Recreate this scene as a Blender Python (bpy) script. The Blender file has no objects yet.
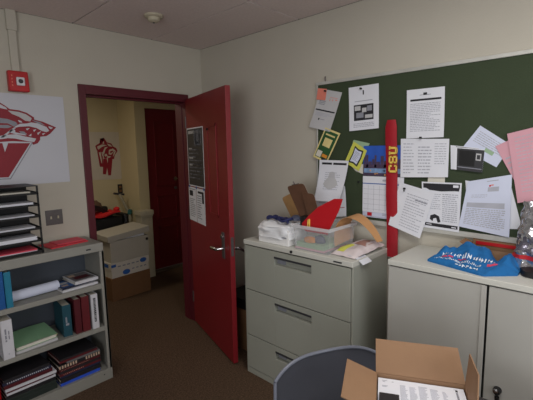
import bpy, bmesh, math, random
from mathutils import Vector, Matrix, noise
R = math.radians
scn = bpy.context.scene
C = scn.collection

# ------------------------------------------------------------------ materials
def lin(c):
    return tuple((x/255/12.92 if x/255 <= .04045 else ((x/255+.055)/1.055)**2.4) for x in c)
MATS = {}
def mat(name, rgb, rough=.6, metal=0., var=.08, scale=12., bump=0., bscale=None, spec=.5, coat=0.):
    m = bpy.data.materials.new(name); m.use_nodes = True
    nt = m.node_tree; n = nt.nodes; l = nt.links
    b = n['Principled BSDF']
    c = lin(rgb)
    tc = n.new('ShaderNodeTexCoord')
    nz = n.new('ShaderNodeTexNoise'); nz.inputs['Scale'].default_value = scale; nz.inputs['Detail'].default_value = 4
    l.new(tc.outputs['Object'], nz.inputs['Vector'])
    rp = n.new('ShaderNodeValToRGB')
    rp.color_ramp.elements[0].position = .3; rp.color_ramp.elements[1].position = .7
    rp.color_ramp.elements[0].color = tuple(x*(1-var) for x in c)+(1,)
    rp.color_ramp.elements[1].color = tuple(min(1, x*(1+var)) for x in c)+(1,)
    l.new(nz.outputs['Fac'], rp.inputs['Fac']); l.new(rp.outputs['Color'], b.inputs['Base Color'])
    b.inputs['Roughness'].default_value = rough; b.inputs['Metallic'].default_value = metal
    b.inputs['Specular IOR Level'].default_value = spec
    b.inputs['Coat Weight'].default_value = coat
    if bump:
        nb = n.new('ShaderNodeTexNoise'); nb.inputs['Scale'].default_value = bscale or scale*4; nb.inputs['Detail'].default_value = 3
        l.new(tc.outputs['Object'], nb.inputs['Vector'])
        bp = n.new('ShaderNodeBump'); bp.inputs['Strength'].default_value = bump; bp.inputs['Distance'].default_value = .004
        l.new(nb.outputs['Fac'], bp.inputs['Height']); l.new(bp.outputs['Normal'], b.inputs['Normal'])
    MATS[name] = m
    return m
def clear(name, rgb, alpha, rough=.15, bump=0):
    m = mat(name, rgb, rough, var=.03, bump=bump, bscale=40)
    nt = m.node_tree; n = nt.nodes; l = nt.links
    tr = n.new('ShaderNodeBsdfTransparent'); mx = n.new('ShaderNodeMixShader')
    mx.inputs['Fac'].default_value = alpha
    l.new(tr.outputs[0], mx.inputs[1]); l.new(n['Principled BSDF'].outputs[0], mx.inputs[2])
    l.new(mx.outputs[0], n['Material Output'].inputs['Surface'])
    return m
mat('wall_paint', (189,184,171), .85, var=.02, scale=3, bump=.25, bscale=90)
mat('hall_paint', (198,184,148), .85, var=.03, scale=3, bump=.2, bscale=90)
mat('ceiling_tile', (222,208,204), .95, var=.05, scale=60, bump=.5, bscale=160)
mat('ceiling_gap', (60,54,50), .95)
mat('hall_floor', (96,84,70), .9, var=.1, scale=30)
mat('baseboard', (56,42,36), .6)
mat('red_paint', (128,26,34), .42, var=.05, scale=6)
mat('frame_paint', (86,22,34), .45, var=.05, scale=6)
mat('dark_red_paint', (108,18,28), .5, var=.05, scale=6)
mat('chrome', (200,200,205), .22, metal=1)
mat('steel', (105,100,100), .4, metal=.6)
mat('aluminium', (190,190,184), .45, metal=.2)
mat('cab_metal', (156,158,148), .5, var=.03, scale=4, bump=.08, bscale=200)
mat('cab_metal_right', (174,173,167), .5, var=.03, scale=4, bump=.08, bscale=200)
mat('cab_top_lit', (200,200,192), .5, var=.03, scale=4)  # cabinet tops coloured paler than the bodies, standing in for light from above
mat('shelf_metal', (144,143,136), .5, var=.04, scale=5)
mat('shelf_shade', (74,80,90), .55, var=.05, scale=5)  # back of the shelves coloured dark, standing in for the shade inside
mat('black', (18,18,20), .5)
mat('black_mesh', (12,12,14), .6, bump=.3, bscale=200)
mat('dark_grey', (52,52,56), .5)
mat('board_green', (52,64,42), .85, var=.06, scale=5, bump=.2, bscale=120)
mat('paper', (222,224,232), .8, var=.015, bump=.12, bscale=18)
mat('paper_warm', (212,208,196), .8, var=.02, bump=.12, bscale=18)
mat('paper_blue', (206,212,232), .75, var=.02, bump=.12, bscale=18)
mat('paper_grey', (190,190,192), .8, var=.02)
mat('ink', (136,138,148), .8)
mat('ink_light', (174,176,187), .8)
mat('ink_dark', (34,34,40), .7)
mat('pink_paper', (208,156,168), .8, var=.02)
mat('salmon', (226,130,112), .8)
mat('yellow_green', (205,206,88), .8, var=.05)
mat('card_yellow', (222,206,140), .7)
mat('card_green', (38,84,44), .7)
mat('card_orange', (214,138,48), .7)
mat('sash_red', (160,14,32), .55, var=.08, scale=20, bump=.3, bscale=50)
mat('gold', (240,206,96), .6)
mat('gold_edge', (150,100,30), .6)
mat('logo_red', (138,16,36), .55, var=.05)
mat('logo_grey', (140,142,152), .6)
mat('poster_white', (196,198,206), .5, var=.015, scale=3, bump=.1, bscale=8)
mat('hall_poster', (196,186,172), .6, var=.02)
mat('alarm_red', (184,18,26), .4)
mat('lens', (215,215,220), .15, coat=.6)
mat('card', (140,108,80), .8, var=.05, scale=10, bump=.15, bscale=60)
mat('card_inner', (138,104,74), .85, var=.05, scale=10)
mat('card_dark', (116,82,52), .85, var=.06, scale=10)
mat('carton_bright', (236,236,236), .6, var=.02)
mat('carton_white', (206,200,190), .7, var=.02)
mat('banker_grey', (178,172,160), .8, var=.02)
mat('box_blue', (40,92,168), .6)
mat('chair_plastic', (66,68,76), .42, var=.04, scale=6)
mat('chair_rim_sheen', (104,108,120), .35)  # paler chair plastic, a painted highlight along the edge of the back
mat('blue_cloth', (12,98,160), .85, var=.08, scale=20, bump=.5, bscale=30)
mat('print_white', (226,234,240), .7)
mat('print_red', (196,60,90), .7)
mat('manila', (190,142,94), .7, var=.05, bump=.15, bscale=20)
mat('clip_brown', (92,62,44), .6, var=.12, scale=18)
mat('clip_tan', (158,122,78), .65, var=.1, scale=18)
mat('folder_red', (190,16,30), .5, var=.03)
mat('mailer', (214,202,202), .45, var=.04, bump=.8, bscale=16)
mat('mailer_pink', (176,132,120), .5, var=.05, bump=.5, bscale=20)
mat('bag_white', (240,242,246), .35, var=.03, bump=.9, bscale=14)
mat('navy', (30,36,86), .7, var=.15, scale=30)
mat('cord_grey', (70,74,96), .6)
mat('green_paper', (150,178,146), .75, var=.04)
mat('folder_green', (126,168,132), .75, var=.04)
mat('cover_blue', (22,84,150), .45)
mat('cover_teal', (30,120,150), .5)
mat('cover_teal2', (26,72,86), .5)
mat('cover_maroon', (80,18,28), .5)
mat('cover_maroon2', (96,24,32), .5)
mat('cover_dark', (34,32,36), .5)
mat('cover_navy', (34,40,66), .5)
mat('cover_green', (36,46,42), .5)
mat('cover_bright_blue', (44,82,196), .45)
mat('cover_beige', (196,170,148), .6)
mat('cover_white', (206,206,212), .5)
mat('cover_grey', (110,108,110), .5)
mat('pages', (206,200,186), .85, var=.05, scale=60)
mat('red_folder_paper', (214,44,62), .55)
mat('pink_folder', (224,74,96), .55)
mat('sky_photo', (40,86,180), .5, var=.2, scale=8)
mat('tower_photo', (74,60,84), .5, var=.2, scale=30)
mat('glow_photo', (204,150,90), .5, var=.3, scale=50)
mat('water_photo', (120,150,190), .5, var=.3, scale=40)
mat('silver_film', (196,198,204), .16, metal=.85, var=.2, scale=20, bump=1.0, bscale=26)
mat('film_dark', (120,118,132), .2, metal=.6, var=.4, scale=25, bump=1.0, bscale=26)
mat('film_red', (190,40,48), .25, var=.1)
mat('desk_top', (40,36,36), .45)
mat('desk_leg', (60,60,62), .5)
mat('cream_paint', (186,178,156), .6)
mat('red_cloth', (206,24,26), .7, bump=.5, bscale=30)
mat('brown_bag', (96,72,56), .7)
mat('black_leather', (22,20,20), .5)
mat('pole_cream', (160,152,130), .5)
mat('teal', (40,100,96), .5)
mat('yellow_blob', (216,200,150), .7)
mat('red_small', (190,40,40), .6)
mat('glass_w', (220,230,240), .1)
clear('clear_plastic', (225,228,232), .17, .25)
clear('clear_rim', (232,234,238), .42, .25)
clear('cling', (232,234,240), .3, .12, bump=.8)
clear('window_glass', (230,240,250), .08, .05)

def carpet():
    m = mat('carpet', (90,70,54), .95, var=.0)
    nt = m.node_tree; n = nt.nodes; l = nt.links; b = n['Principled BSDF']
    tc = n.new('ShaderNodeTexCoord')
    a = n.new('ShaderNodeTexNoise'); a.inputs['Scale'].default_value = 90; a.inputs['Detail'].default_value = 6; a.inputs['Roughness'].default_value = .8
    l.new(tc.outputs['Object'], a.inputs['Vector'])
    r = n.new('ShaderNodeValToRGB'); r.color_ramp.elements[0].position = .36; r.color_ramp.elements[1].position = .66
    r.color_ramp.elements[0].color = lin((54,42,34))+(1,); r.color_ramp.elements[1].color = lin((116,94,76))+(1,)
    l.new(a.outputs['Fac'], r.inputs['Fac']); l.new(r.outputs['Color'], b.inputs['Base Color'])
    bp = n.new('ShaderNodeBump'); bp.inputs['Strength'].default_value = .6; bp.inputs['Distance'].default_value = .005
    l.new(a.outputs['Fac'], bp.inputs['Height']); l.new(bp.outputs['Normal'], b.inputs['Normal'])
    b.inputs['Specular IOR Level'].default_value = .1
carpet()

# ------------------------------------------------------------------ mesh builder
class MB:
    def __init__(s): s.v = []; s.f = []; s.m = []; s.T = Matrix.Identity(4)
    def add(s, vs, fs, m=None):
        k = len(s.v); s.v += [tuple(s.T @ Vector(p)) for p in vs]
        s.f += [tuple(i+k for i in f) for f in fs]; s.m += [m]*len(fs); return s
    def box(s, x0, x1, y0, y1, z0, z1, m=None):
        x0, x1 = min(x0,x1), max(x0,x1); y0, y1 = min(y0,y1), max(y0,y1); z0, z1 = min(z0,z1), max(z0,z1)
        return s.add([(x0,y0,z0),(x1,y0,z0),(x1,y1,z0),(x0,y1,z0),(x0,y0,z1),(x1,y0,z1),(x1,y1,z1),(x0,y1,z1)],
              [(0,3,2,1),(4,5,6,7),(0,1,5,4),(1,2,6,5),(2,3,7,6),(3,0,4,7)], m)
    def hexa(s, b, t, m=None):   # four bottom, four top points, counter-clockwise from above
        return s.add(list(b)+list(t), [(3,2,1,0),(4,5,6,7),(0,1,5,4),(1,2,6,5),(2,3,7,6),(3,0,4,7)], m)
    def prism(s, poly, off, m=None):   # poly of 3-D points pushed along off
        n = len(poly); o = Vector(off); P = [Vector(p) for p in poly]
        return s.add(P+[p+o for p in P], [tuple(range(n))[::-1], tuple(range(n,2*n))]+[(i,(i+1)%n,n+(i+1)%n,n+i) for i in range(n)], m)
    def tube(s, pts, r, seg=10, m=None, cap=True):
        pts = [Vector(p) for p in pts]; rings = []
        rr = r if isinstance(r, (list, tuple)) else [r]*len(pts)
        up = Vector((0,0,1))
        for i, p in enumerate(pts):
            d = (pts[min(i+1,len(pts)-1)]-pts[max(i-1,0)]).normalized()
            a = d.cross(up) if abs(d.dot(up)) < .95 else d.cross(Vector((1,0,0)))
            a.normalize(); b = d.cross(a)
            rings.append([p+(a*math.cos(2*math.pi*k/seg)+b*math.sin(2*math.pi*k/seg))*rr[i] for k in range(seg)])
        vs = [q for g in rings for q in g]
        fs = [(i*seg+k, i*seg+(k+1)%seg, (i+1)*seg+(k+1)%seg, (i+1)*seg+k) for i in range(len(pts)-1) for k in range(seg)]
        if cap: fs += [tuple(range(seg))[::-1], tuple(range((len(pts)-1)*seg, len(pts)*seg))]
        return s.add(vs, fs, m)
    def lathe(s, prof, seg=24, m=None, axis='z', c=(0,0,0)):
        vs = []
        for r, z in prof:
            for k in range(seg):
                a = 2*math.pi*k/seg; x, y = r*math.cos(a), r*math.sin(a)
                p = (x,y,z) if axis == 'z' else ((x,z,y) if axis == 'y' else (z,x,y))
                vs.append(tuple(p[i]+c[i] for i in range(3)))
        n = len(prof)
        fs = [(i*seg+k, i*seg+(k+1)%seg, (i+1)*seg+(k+1)%seg, (i+1)*seg+k) for i in range(n-1) for k in range(seg)]
        fs += [tuple(range(seg))[::-1], tuple(range((n-1)*seg, n*seg))]
        return s.add(vs, fs, m)
    def sheet(s, F, nu, nv, th, m=None):   # F(u,v)->Vector ; solid sheet of thickness th along its normals
        P = [[Vector(F(i/nu, j/nv)) for i in range(nu+1)] for j in range(nv+1)]
        N = []
        for j in range(nv+1):
            for i in range(nu+1):
                du = P[j][min(i+1,nu)]-P[j][max(i-1,0)]; dv = P[min(j+1,nv)][i]-P[max(j-1,0)][i]
                n = du.cross(dv)
                N.append(n.normalized() if n.length > 1e-9 else Vector((0,0,1)))
        A = [p for row in P for p in row]; B = [a-n*th for a, n in zip(A, N)]
        w = nu+1; o = len(A); fs = []
        for j in range(nv):
            for i in range(nu):
                q = (j*w+i, j*w+i+1, (j+1)*w+i+1, (j+1)*w+i)
                fs.append(q); fs.append(tuple(o+k for k in q[::-1]))
        rim = [i for i in range(w)]+[j*w+nu for j in range(1,nv+1)]+[nv*w+i for i in range(nu-1,-1,-1)]+[j*w for j in range(nv-1,0,-1)]
        for a, b in zip(rim, rim[1:]+rim[:1]): fs.append((b, a, o+a, o+b))
        return s.add(A+B, fs, m)
    def build(s, name, m, parent=None, bevel=0., smooth=False, seg=2):
        me = bpy.data.meshes.new(name)
        me.from_pydata([tuple(p) for p in s.v], [], s.f)
        slots = []
        for x in [m]+s.m:
            x = x or m
            if x not in slots: slots.append(x)
        for x in slots: me.materials.append(MATS[x])
        for p, x in zip(me.polygons, s.m): p.material_index = slots.index(x or m)
        bm = bmesh.new(); bm.from_mesh(me)
        bmesh.ops.recalc_face_normals(bm, faces=bm.faces)
        bm.to_mesh(me); bm.free()
        o = bpy.data.objects.new(name, me); C.objects.link(o)
        if parent: o.parent = parent
        if smooth:
            for p in me.polygons: p.use_smooth = True
            me.set_sharp_from_angle(angle=R(40))
        if bevel:
            b = o.modifiers.new('bevel', 'BEVEL'); b.width = bevel; b.segments = seg; b.limit_method = 'ANGLE'; b.angle_limit = R(40)
        return o
def tag(o, label=None, cat=None, group=None, kind=None):
    if label: o['label'] = label
    if cat: o['category'] = cat
    if group: o['group'] = group
    if kind: o['kind'] = kind
    return o
def thing(name, label, cat, loc=(0,0,0), rz=0, group=None, rot=None):
    o = bpy.data.objects.new(name, None); C.objects.link(o); o.empty_display_size = .1
    o.location = loc; o.rotation_euler = rot or (0,0,rz)
    return tag(o, label, cat, group)
def struct(o): o['kind'] = 'structure'; return o
def place(mb, name, m, loc, label, cat, rz=0, group=None, rot=None, **k):   # one-mesh thing at loc
    o = mb.build(name, m, **k); o.location = loc; o.rotation_euler = rot or (0,0,rz)
    return tag(o, label, cat, group)

# ------------------------------------------------------------------ room
H = 2.5
XL, YB = -4.2, -4.9            # far sides of the room, behind the camera
OX0, OX1, OZ = -1.051, -.198, 2.025   # doorway in wall A
b = MB(); b.box(XL-.1,.1,YB-.1,2.2,-.06,0); b.box(.1,1.9,.0,2.2,-.06,0)
struct(b.build('floor', 'carpet'))
b = MB(); b.box(XL-.1,.1,YB-.1,.13,H+.008,H+.06,'ceiling_gap')
xs = [0.0,-.49]+[-.49-.61*k for k in range(1,8)]
g = .005
for i in range(len(xs)-1):
    x1, x0 = xs[i], max(xs[i+1], XL)
    if x1 <= XL: break
    st = {0:-1.14, 1:-1.14}.get(i, -.55 if i % 2 == 0 else -.55)
    ys = [0.0]; y = st
    while y > YB: ys.append(y); y -= .61 if i > 1 else 1.22
    ys.append(YB)
    for j in range(len(ys)-1): b.box(x0+g, x1-g, ys[j+1]+g, ys[j]-g, H, H+.01)
struct(b.build('ceiling', 'ceiling_tile'))
# door wall (y = 0) and the board wall (x = 0)
b = MB(); b.box(XL,OX0-.03,0,.13,0,H); b.box(OX1+.015,.1,0,.13,0,H); b.box(OX0-.03,OX1+.015,0,.13,OZ+.04,H)
struct(b.build('wall_door', 'wall_paint'))
struct(MB().box(0,.1,YB,0,0,H).build('wall_board', 'wall_paint'))
# back wall with the window that lights the room
WX0, WX1, WZ0, WZ1 = -2.7, -.7, .95, 2.25
b = MB(); b.box(XL,WX0,YB-.12,YB,0,H); b.box(WX1,0,YB-.12,YB,0,H); b.box(WX0,WX1,YB-.12,YB,0,WZ0); b.box(WX0,WX1,YB-.12,YB,WZ1,H)
struct(b.build('wall_back', 'wall_paint'))
b = MB(); b.box(XL-.1,XL,YB-.12,-4.3,0,H); b.box(XL-.1,XL,-2.5,.13,0,H); b.box(XL-.1,XL,-4.3,-2.5,0,.9); b.box(XL-.1,XL,-4.3,-2.5,2.1,H)  # left wall, its opening added for the fill window
struct(b.build('wall_left', 'wall_paint'))
wf = MB()
for y0,y1,z0,z1 in [(-4.3,-2.5,.9,.95),(-4.3,-2.5,2.05,2.1),(-4.3,-4.25,.95,2.05),(-2.55,-2.5,.95,2.05),(-3.425,-3.375,.95,2.05)]: wf.box(XL-.08,XL-.03,y0,y1,z0,z1)
wo = struct(wf.build('fill_window', 'aluminium'))  # unseen window, added to bring light onto the cabinet fronts
MB().box(XL-.06,XL-.055,-4.25,-2.55,.95,2.05).build('pane', 'window_glass', wo)
wf = MB()
for x0,x1,z0,z1 in [(WX0,WX1,WZ0,WZ0+.05),(WX0,WX1,WZ1-.05,WZ1),(WX0,WX0+.05,WZ0,WZ1),(WX1-.05,WX1,WZ0,WZ1),((WX0+WX1)/2-.025,(WX0+WX1)/2+.025,WZ0,WZ1)]:
    wf.box(x0,x1,YB-.09,YB-.03,z0,z1)
wo = struct(wf.build('window_1', 'aluminium'))
MB().box(WX0+.05,WX1-.05,YB-.065,YB-.06,WZ0+.05,WZ1-.05).build('pane', 'window_glass', wo)
MB().box(WX0-.04,WX1+.04,YB-.03,YB+.08,WZ0-.03,WZ0).build('window_sill', 'cream_paint', wo)
# baseboards
struct(MB().box(-.012,0,-4.9,-.0,0,.10).build('baseboard_board', 'baseboard'))
b = MB(); b.box(XL,-1.12,-.012,0,0,.10); b.box(-.15,0,-.012,0,0,.10)
struct(b.build('baseboard_door', 'baseboard'))
# hall behind the doorway
b = MB(); b.box(-3.0,.18,2.05,2.15,0,H)
b.box(.18,.32,1.6,2.15,0,H); b.box(.32,1.25,1.66,2.15,2.137,H); b.box(.32,1.25,1.6,1.66,2.137,H); b.box(1.25,1.9,1.6,2.15,0,H)
struct(b.build('wall_hall', 'hall_paint'))
struct(MB().box(-3.1,-3.0,.13,2.15,0,H).build('wall_hall_left', 'hall_paint'))
struct(MB().box(1.8,1.9,.13,1.6,0,H).build('wall_hall_right', 'hall_paint'))
struct(MB().box(.1,1.8,.03,.13,0,H).build('wall_hall_near', 'hall_paint'))
struct(MB().box(-3.1,1.9,.0,2.2,H+.06,H+.1).build('ceiling_hall', 'ceiling_tile'))
b = MB(); b.box(.11,.265,1.46,1.6,0,.81); b.box(.095,.28,1.445,1.6,.81,.865); b.box(.105,.27,1.453,1.6,.785,.81)
struct(b.build('trim_hall_ledge', 'cream_paint', bevel=.004))
struct(MB().box(-3.0,.18,2.036,2.05,0,.1).build('baseboard_hall', 'baseboard'))
# far door across the hall
d2 = thing('door_2', None, None, (.32,1.6,0)); struct(d2)
b = MB(); W2 = .93
b.box(.0,W2,.02,.055,.03,2.137)
for z0,z1 in [(.16,.60),(.70,1.02),(1.14,1.98)]:
    for x0,x1 in [(.12,.42),(.52,.82)]:
        b.box(x0,x1,.008,.02,z0,z0+.02); b.box(x0,x1,.008,.02,z1-.02,z1); b.box(x0,x0+.02,.008,.02,z0,z1); b.box(x1-.02,x1,.008,.02,z0,z1)
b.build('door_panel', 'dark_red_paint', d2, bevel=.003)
MB().box(0,W2,-.04,.02,0,.025).build('threshold', 'hall_floor', d2)
b = MB(); b.lathe([(.026,.008),(.026,-.004),(.012,-.008),(.012,-.04)],16,axis='y',c=(.40,0,1.225)); b.tube([(.40,-.045,1.225),(.34,-.05,1.225)],.011)
b.build('door_handle', 'chrome', d2, smooth=True)
MB().lathe([(.02,.008),(.02,-.008)],16,axis='y',c=(.40,0,1.10)).build('lock', 'steel', d2)
# frame of the open doorway
b = MB()
fo = .016
b.box(OX0-.05,OX0,-fo,.145,0,OZ+.065); b.box(OX1,OX1+.035,-fo,.145,0,OZ+.065); b.box(OX0,OX1,-fo,.145,OZ,OZ+.065)
b.box(OX0,OX0+.014,.04,.08,0,OZ); b.box(OX1-.006,OX1,.04,.10,0,OZ); b.box(OX0,OX1,.04,.08,OZ-.014,OZ)
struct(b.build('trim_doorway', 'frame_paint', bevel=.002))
# open door leaf, local x along the leaf from its hinge, visible face at y=0
DA = R(-107.0); HX, HY = -.2018, -.020
d1 = thing('door_1', None, None, (HX,HY,0), DA); struct(d1)
LW, LH = .872, 2.045
b = MB(); b.box(0,LW,0,.038,.012,LH)
b.build('door_panel', 'red_paint', d1, bevel=.002)
b = MB()
for x0,x1,z0,z1 in [(.5,.69,1.78,1.80),(.5,.69,1.10,1.12),(.5,.52,1.10,1.80),(.67,.69,1.10,1.80)]: b.box(x0,x1,-.007,0,z0,z1)
b.box(.52,.67,-.002,0,1.12,1.78)
b.build('vision_panel_cover', 'red_paint', d1, bevel=.002)
MB().lathe([(.007,0),(.009,-.012),(.004,-.014)],12,axis='y',c=(.535,-.006,1.765)).build('screw', 'black', d1)
# handles: near side points toward the hinge
b = MB(); b.box(.73,.78,-.006,0,.80,1.0); hh = b.build('handle_plate', 'steel', d1, bevel=.002)
b = MB(); b.tube([(.755,0,.875),(.755,-.055,.875),(.745,-.06,.875),(.655,-.06,.870)],.013,10); b.build('door_handle', 'chrome', d1, smooth=True)
MB().lathe([(.018,0),(.018,-.012),(.012,-.016)],16,axis='y',c=(.755,-.004,.965)).build('lock', 'chrome', d1, smooth=True)
b = MB(); b.box(.715,.775,.038,.044,.80,1.02); b.build('handle_plate', 'steel', d1, bevel=.002)
b = MB(); b.tube([(.80,.038,.875),(.80,.10,.875),(.81,.106,.875),(.935,.106,.872)],.013,10); b.build('door_handle', 'chrome', d1, smooth=True)
MB().box(LW,LW+.002,.008,.030,.84,.98).build('latch_plate', 'steel', d1)
for z in (.25,1.05,1.85):
    MB().tube([(-.004,.0,z-.05),(-.004,.0,z+.05)],.008,10).build('hinge', 'steel', d1)

# ------------------------------------------------------------------ flat paper helper
def textrows(u0,v0,u1,v1,n,m='ink_light',seed=0,fill=.5):
    rnd = random.Random(seed); out = []; dv = (v1-v0)/n
    for i in range(n):
        va = v0+dv*i; u = u0; end = u1-(u1-u0)*(rnd.random()*.35 if rnd.random() < .3 else 0)
        while u < end-.01:
            w = (.03+.07*rnd.random()); out.append((u,va,min(u+w,end),va+dv*fill,m)); u += w+.015
    return out
def paper(name, label, cat, corners, marks=(), base='paper', frame='wall', depth=-.016, curl=None, group=None, n=8, layers=1, th=.0008):
    """corners TL,TR,BR,BL in the plane's own two coordinates; wall B: (y,z) at x=depth; wall A: (x,z) at y=depth"""
    cu = sum(c[0] for c in corners)/4; cz = sum(c[1] for c in corners)/4
    curl = curl or (lambda u, v: 0)
    def P(u, v, off=0):
        a = [corners[k] for k in range(4)]
        s = [(1-u)*(1-v), u*(1-v), u*v, (1-u)*v]
        y = sum(s[k]*a[k][0] for k in range(4))-cu; z = sum(s[k]*a[k][1] for k in range(4))-cz
        d = -(curl(u,v)+off)
        return Vector((d,y,z)) if frame == 'wall' else Vector((y,d,z))
    b = MB()
    for L in range(layers):
        b.sheet(lambda u, v: P(u,v,-.0012*L), n, n, -th, None)
    for k, mk in enumerate(marks):
        if mk[0] == 'poly':
            _, pts, m, lay = mk
            # fan mesh through triangulation
            bm = bmesh.new(); vs = [bm.verts.new((p[0],p[1],0)) for p in pts]
            f = bm.faces.new(vs); res = bmesh.ops.triangulate(bm, faces=[f])
            bm.verts.index_update(); tri = [[q.index for q in x.verts] for x in bm.faces]; bm.free()
            b.add([P(p[0],p[1],.0009+.0004*lay) for p in pts], tri, m)
        else:
            u0,v0,u1,v1,m = mk[:5]; lay = mk[5] if len(mk) > 5 else 0
            nu = max(1,int((u1-u0)*n+.5)); nv = max(1,int((v1-v0)*n+.5)); vs = []; fs = []
            for j in range(nv+1):
                for i in range(nu+1): vs.append(P(u0+(u1-u0)*i/nu, v0+(v1-v0)*j/nv, .0006+.0004*lay))
            for j in range(nv):
                for i in range(nu): fs.append((j*(nu+1)+i,j*(nu+1)+i+1,(j+1)*(nu+1)+i+1,(j+1)*(nu+1)+i))
            b.add(vs, fs, m)
    if frame == 'wall':      # positions were measured on the wall plane; the sheet stands a little in front of it
        k_ = -depth/2.2488; cu += (-2.9338-cu)*k_; cz += (1.6153-cz)*k_
    o = b.build(name, base)
    o.location = (depth,cu,cz) if frame == 'wall' else (cu,depth,cz)
    return tag(o, label, cat, group)

# ------------------------------------------------------------------ wall A things
def mp(x, y, s=8., ox=0., oy=98.):   # logo drawing units -> poster u,v
    return x/s+ox, y/s+oy
PX0, PX1, PZ0, PZ1 = -2.03, -1.205, 1.402, 1.99
def pu(p):      # drawing unit (1/8) -> u,v on the poster (metric scale measured on the sheet)
    x, y = p; q = 1-.00019172559*x-1.9037541e-05*y     # drawing measured on the sheet -> metres on the wall
    X = (.00097406373*x-4.2501496e-05*y-1.578)/q; Z = (-.00032394184*x-.00080896866*y+1.956)/q
    return ((X-PX0)/(PX1-PX0), (PZ1-Z)/(PZ1-PZ0))
def poly(pts, m, lay, f=pu): return ('poly', [f(p) for p in pts], m, lay)
head = [(0,38),(40,62),(75,88),(150,98),(210,118),(270,155),(272,172),(340,190),(447,235),(400,285),(370,305),(320,310),(320,335),(300,362),(265,375),(252,364),(240,352),(100,345),(0,352),(-110,340),(-210,300),(-150,270),(-270,215),(-180,190),(-330,110),(-200,110),(-300,20),(-150,50),(-120,-10),(-60,20)]
logoA = [poly(head,'logo_red',0),
 poly([(60,100),(150,112),(205,130),(252,162),(240,188),(200,182),(150,150),(95,128)],'paper_grey',1),
 poly([(0,50),(45,75),(58,92),(25,86),(-40,70)],'poster_white',1),
 poly([(-120,165),(0,160),(60,168),(125,192),(140,212),(110,230),(60,203),(-90,198)],'logo_grey',1),
 poly([(-80,218),(60,215),(95,230),(60,241),(-60,238)],'logo_grey',1),
 poly([(250,195),(300,203),(370,232),(392,262),(370,273),(330,262),(290,240),(230,226),(150,230),(105,243),(122,225),(160,206),(210,204)],'poster_white',1),
 poly([(140,175),(168,184),(178,198),(152,194)],'poster_white',1),
 poly([(385,225),(422,238),(405,250),(390,240)],'poster_white',2),
 poly([(250,176),(320,193),(362,220),(300,203)],'logo_grey',1),
 poly([(205,245),(237,240),(215,259)],'poster_white',1), poly([(262,255),(290,250),(270,271)],'poster_white',1),
 poly([(295,280),(328,265),(302,297)],'poster_white',1), poly([(335,285),(362,278),(342,298)],'poster_white',1),
 poly([(226,302),(250,285),(248,307)],'poster_white',1),
 poly([(150,265),(190,268),(218,291),(168,287)],'logo_grey',1),
 poly([(-100,318),(60,293),(130,290),(200,308),(288,325),(272,352),(220,346),(120,324),(60,321),(-80,342)],'poster_white',1),
 poly([(108,236),(124,242),(25,316),(2,316)],'poster_white',1),
 poly([(85,250),(118,255),(122,275),(200,290),(210,300),(120,288),(70,276)],'poster_white',1),
 poly([(-330,356),(262,356),(86,650),(-160,658)],'logo_grey',1), poly([(-320,354),(254,354),(80,642),(-155,650)],'poster_white',2), poly([(-300,361),(240,361),(68,634),(-145,642)],'logo_red',3),
 poly([(14,350),(66,355),(38,432)],'poster_white',4)]
paper('wolf_poster','big white poster with a red snarling wolf head, on wall above black letter tray','poster',
      [(PX0,PZ1),(PX1,PZ1),(PX1,PZ0),(PX0,PZ0)], logoA, 'poster_white', 'A', -.003, n=4)
# fire alarm with surface conduit
al = thing('fire_alarm','red wall fire alarm strobe under white conduit','fire alarm',(-1.475,0,2.0))
b = MB(); b.hexa([(-.056,-.05,0),(.056,-.05,0),(.056,0,0),(-.056,0,0)],[(-.056,-.042,.127),(.056,-.042,.127),(.056,0,.127),(-.056,0,.127)])
b.build('alarm_body','alarm_red',al,bevel=.006)
b = MB(); b.box(-.018,.03,-.062,-.045,.035,.088); b.build('strobe_lens','lens',al,bevel=.006)
b = MB(); b.lathe([(.014,0),(.010,-.006)],14,axis='y',c=(.006,-.062,.062)); b.build('bulb','dark_grey',al)
b = MB()
for k in range(4): b.box(-.042,-.036,-.050,-.046,.03+.02*k,.04+.02*k)
b.build('speaker_slot','salmon',al)
co = thing('conduit','white surface conduit running from fire alarm up to ceiling','conduit',(-1.48,0,2.127))
MB().box(-.022,.022,-.022,0,0,.253).build('channel','wall_paint',co,bevel=.003)
MB().box(-.028,.028,-.028,0,.25,.373).build('connector','wall_paint',co,bevel=.003)
sp = thing('light_switch','dark steel double light switch plate on wall beside red doorframe','light switch',(-1.331,0,1.108))
MB().box(-.055,.055,-.006,0,0,.105).build('wall_plate','steel',sp,bevel=.002)
for x in (-.023,.023): MB().box(x-.005,x+.005,-.016,-.005,.043,.062).build('toggle','cream_paint',sp,bevel=.001)
# smoke detector
sd = thing('smoke_detector','round cream smoke detector on ceiling','smoke detector',(-.78,-.53,H))
MB().lathe([(.062,0),(.062,-.010),(.052,-.018)],28).build('base','cream_paint',sd,smooth=True)
MB().lathe([(.040,-.014),(.038,-.036),(.024,-.044),(.006,-.046)],28).build('sensor_head','cream_paint',sd,smooth=True)
MB().lathe([(.008,-.043),(.006,-.050)],12).build('indicator','dark_grey',sd)

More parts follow.
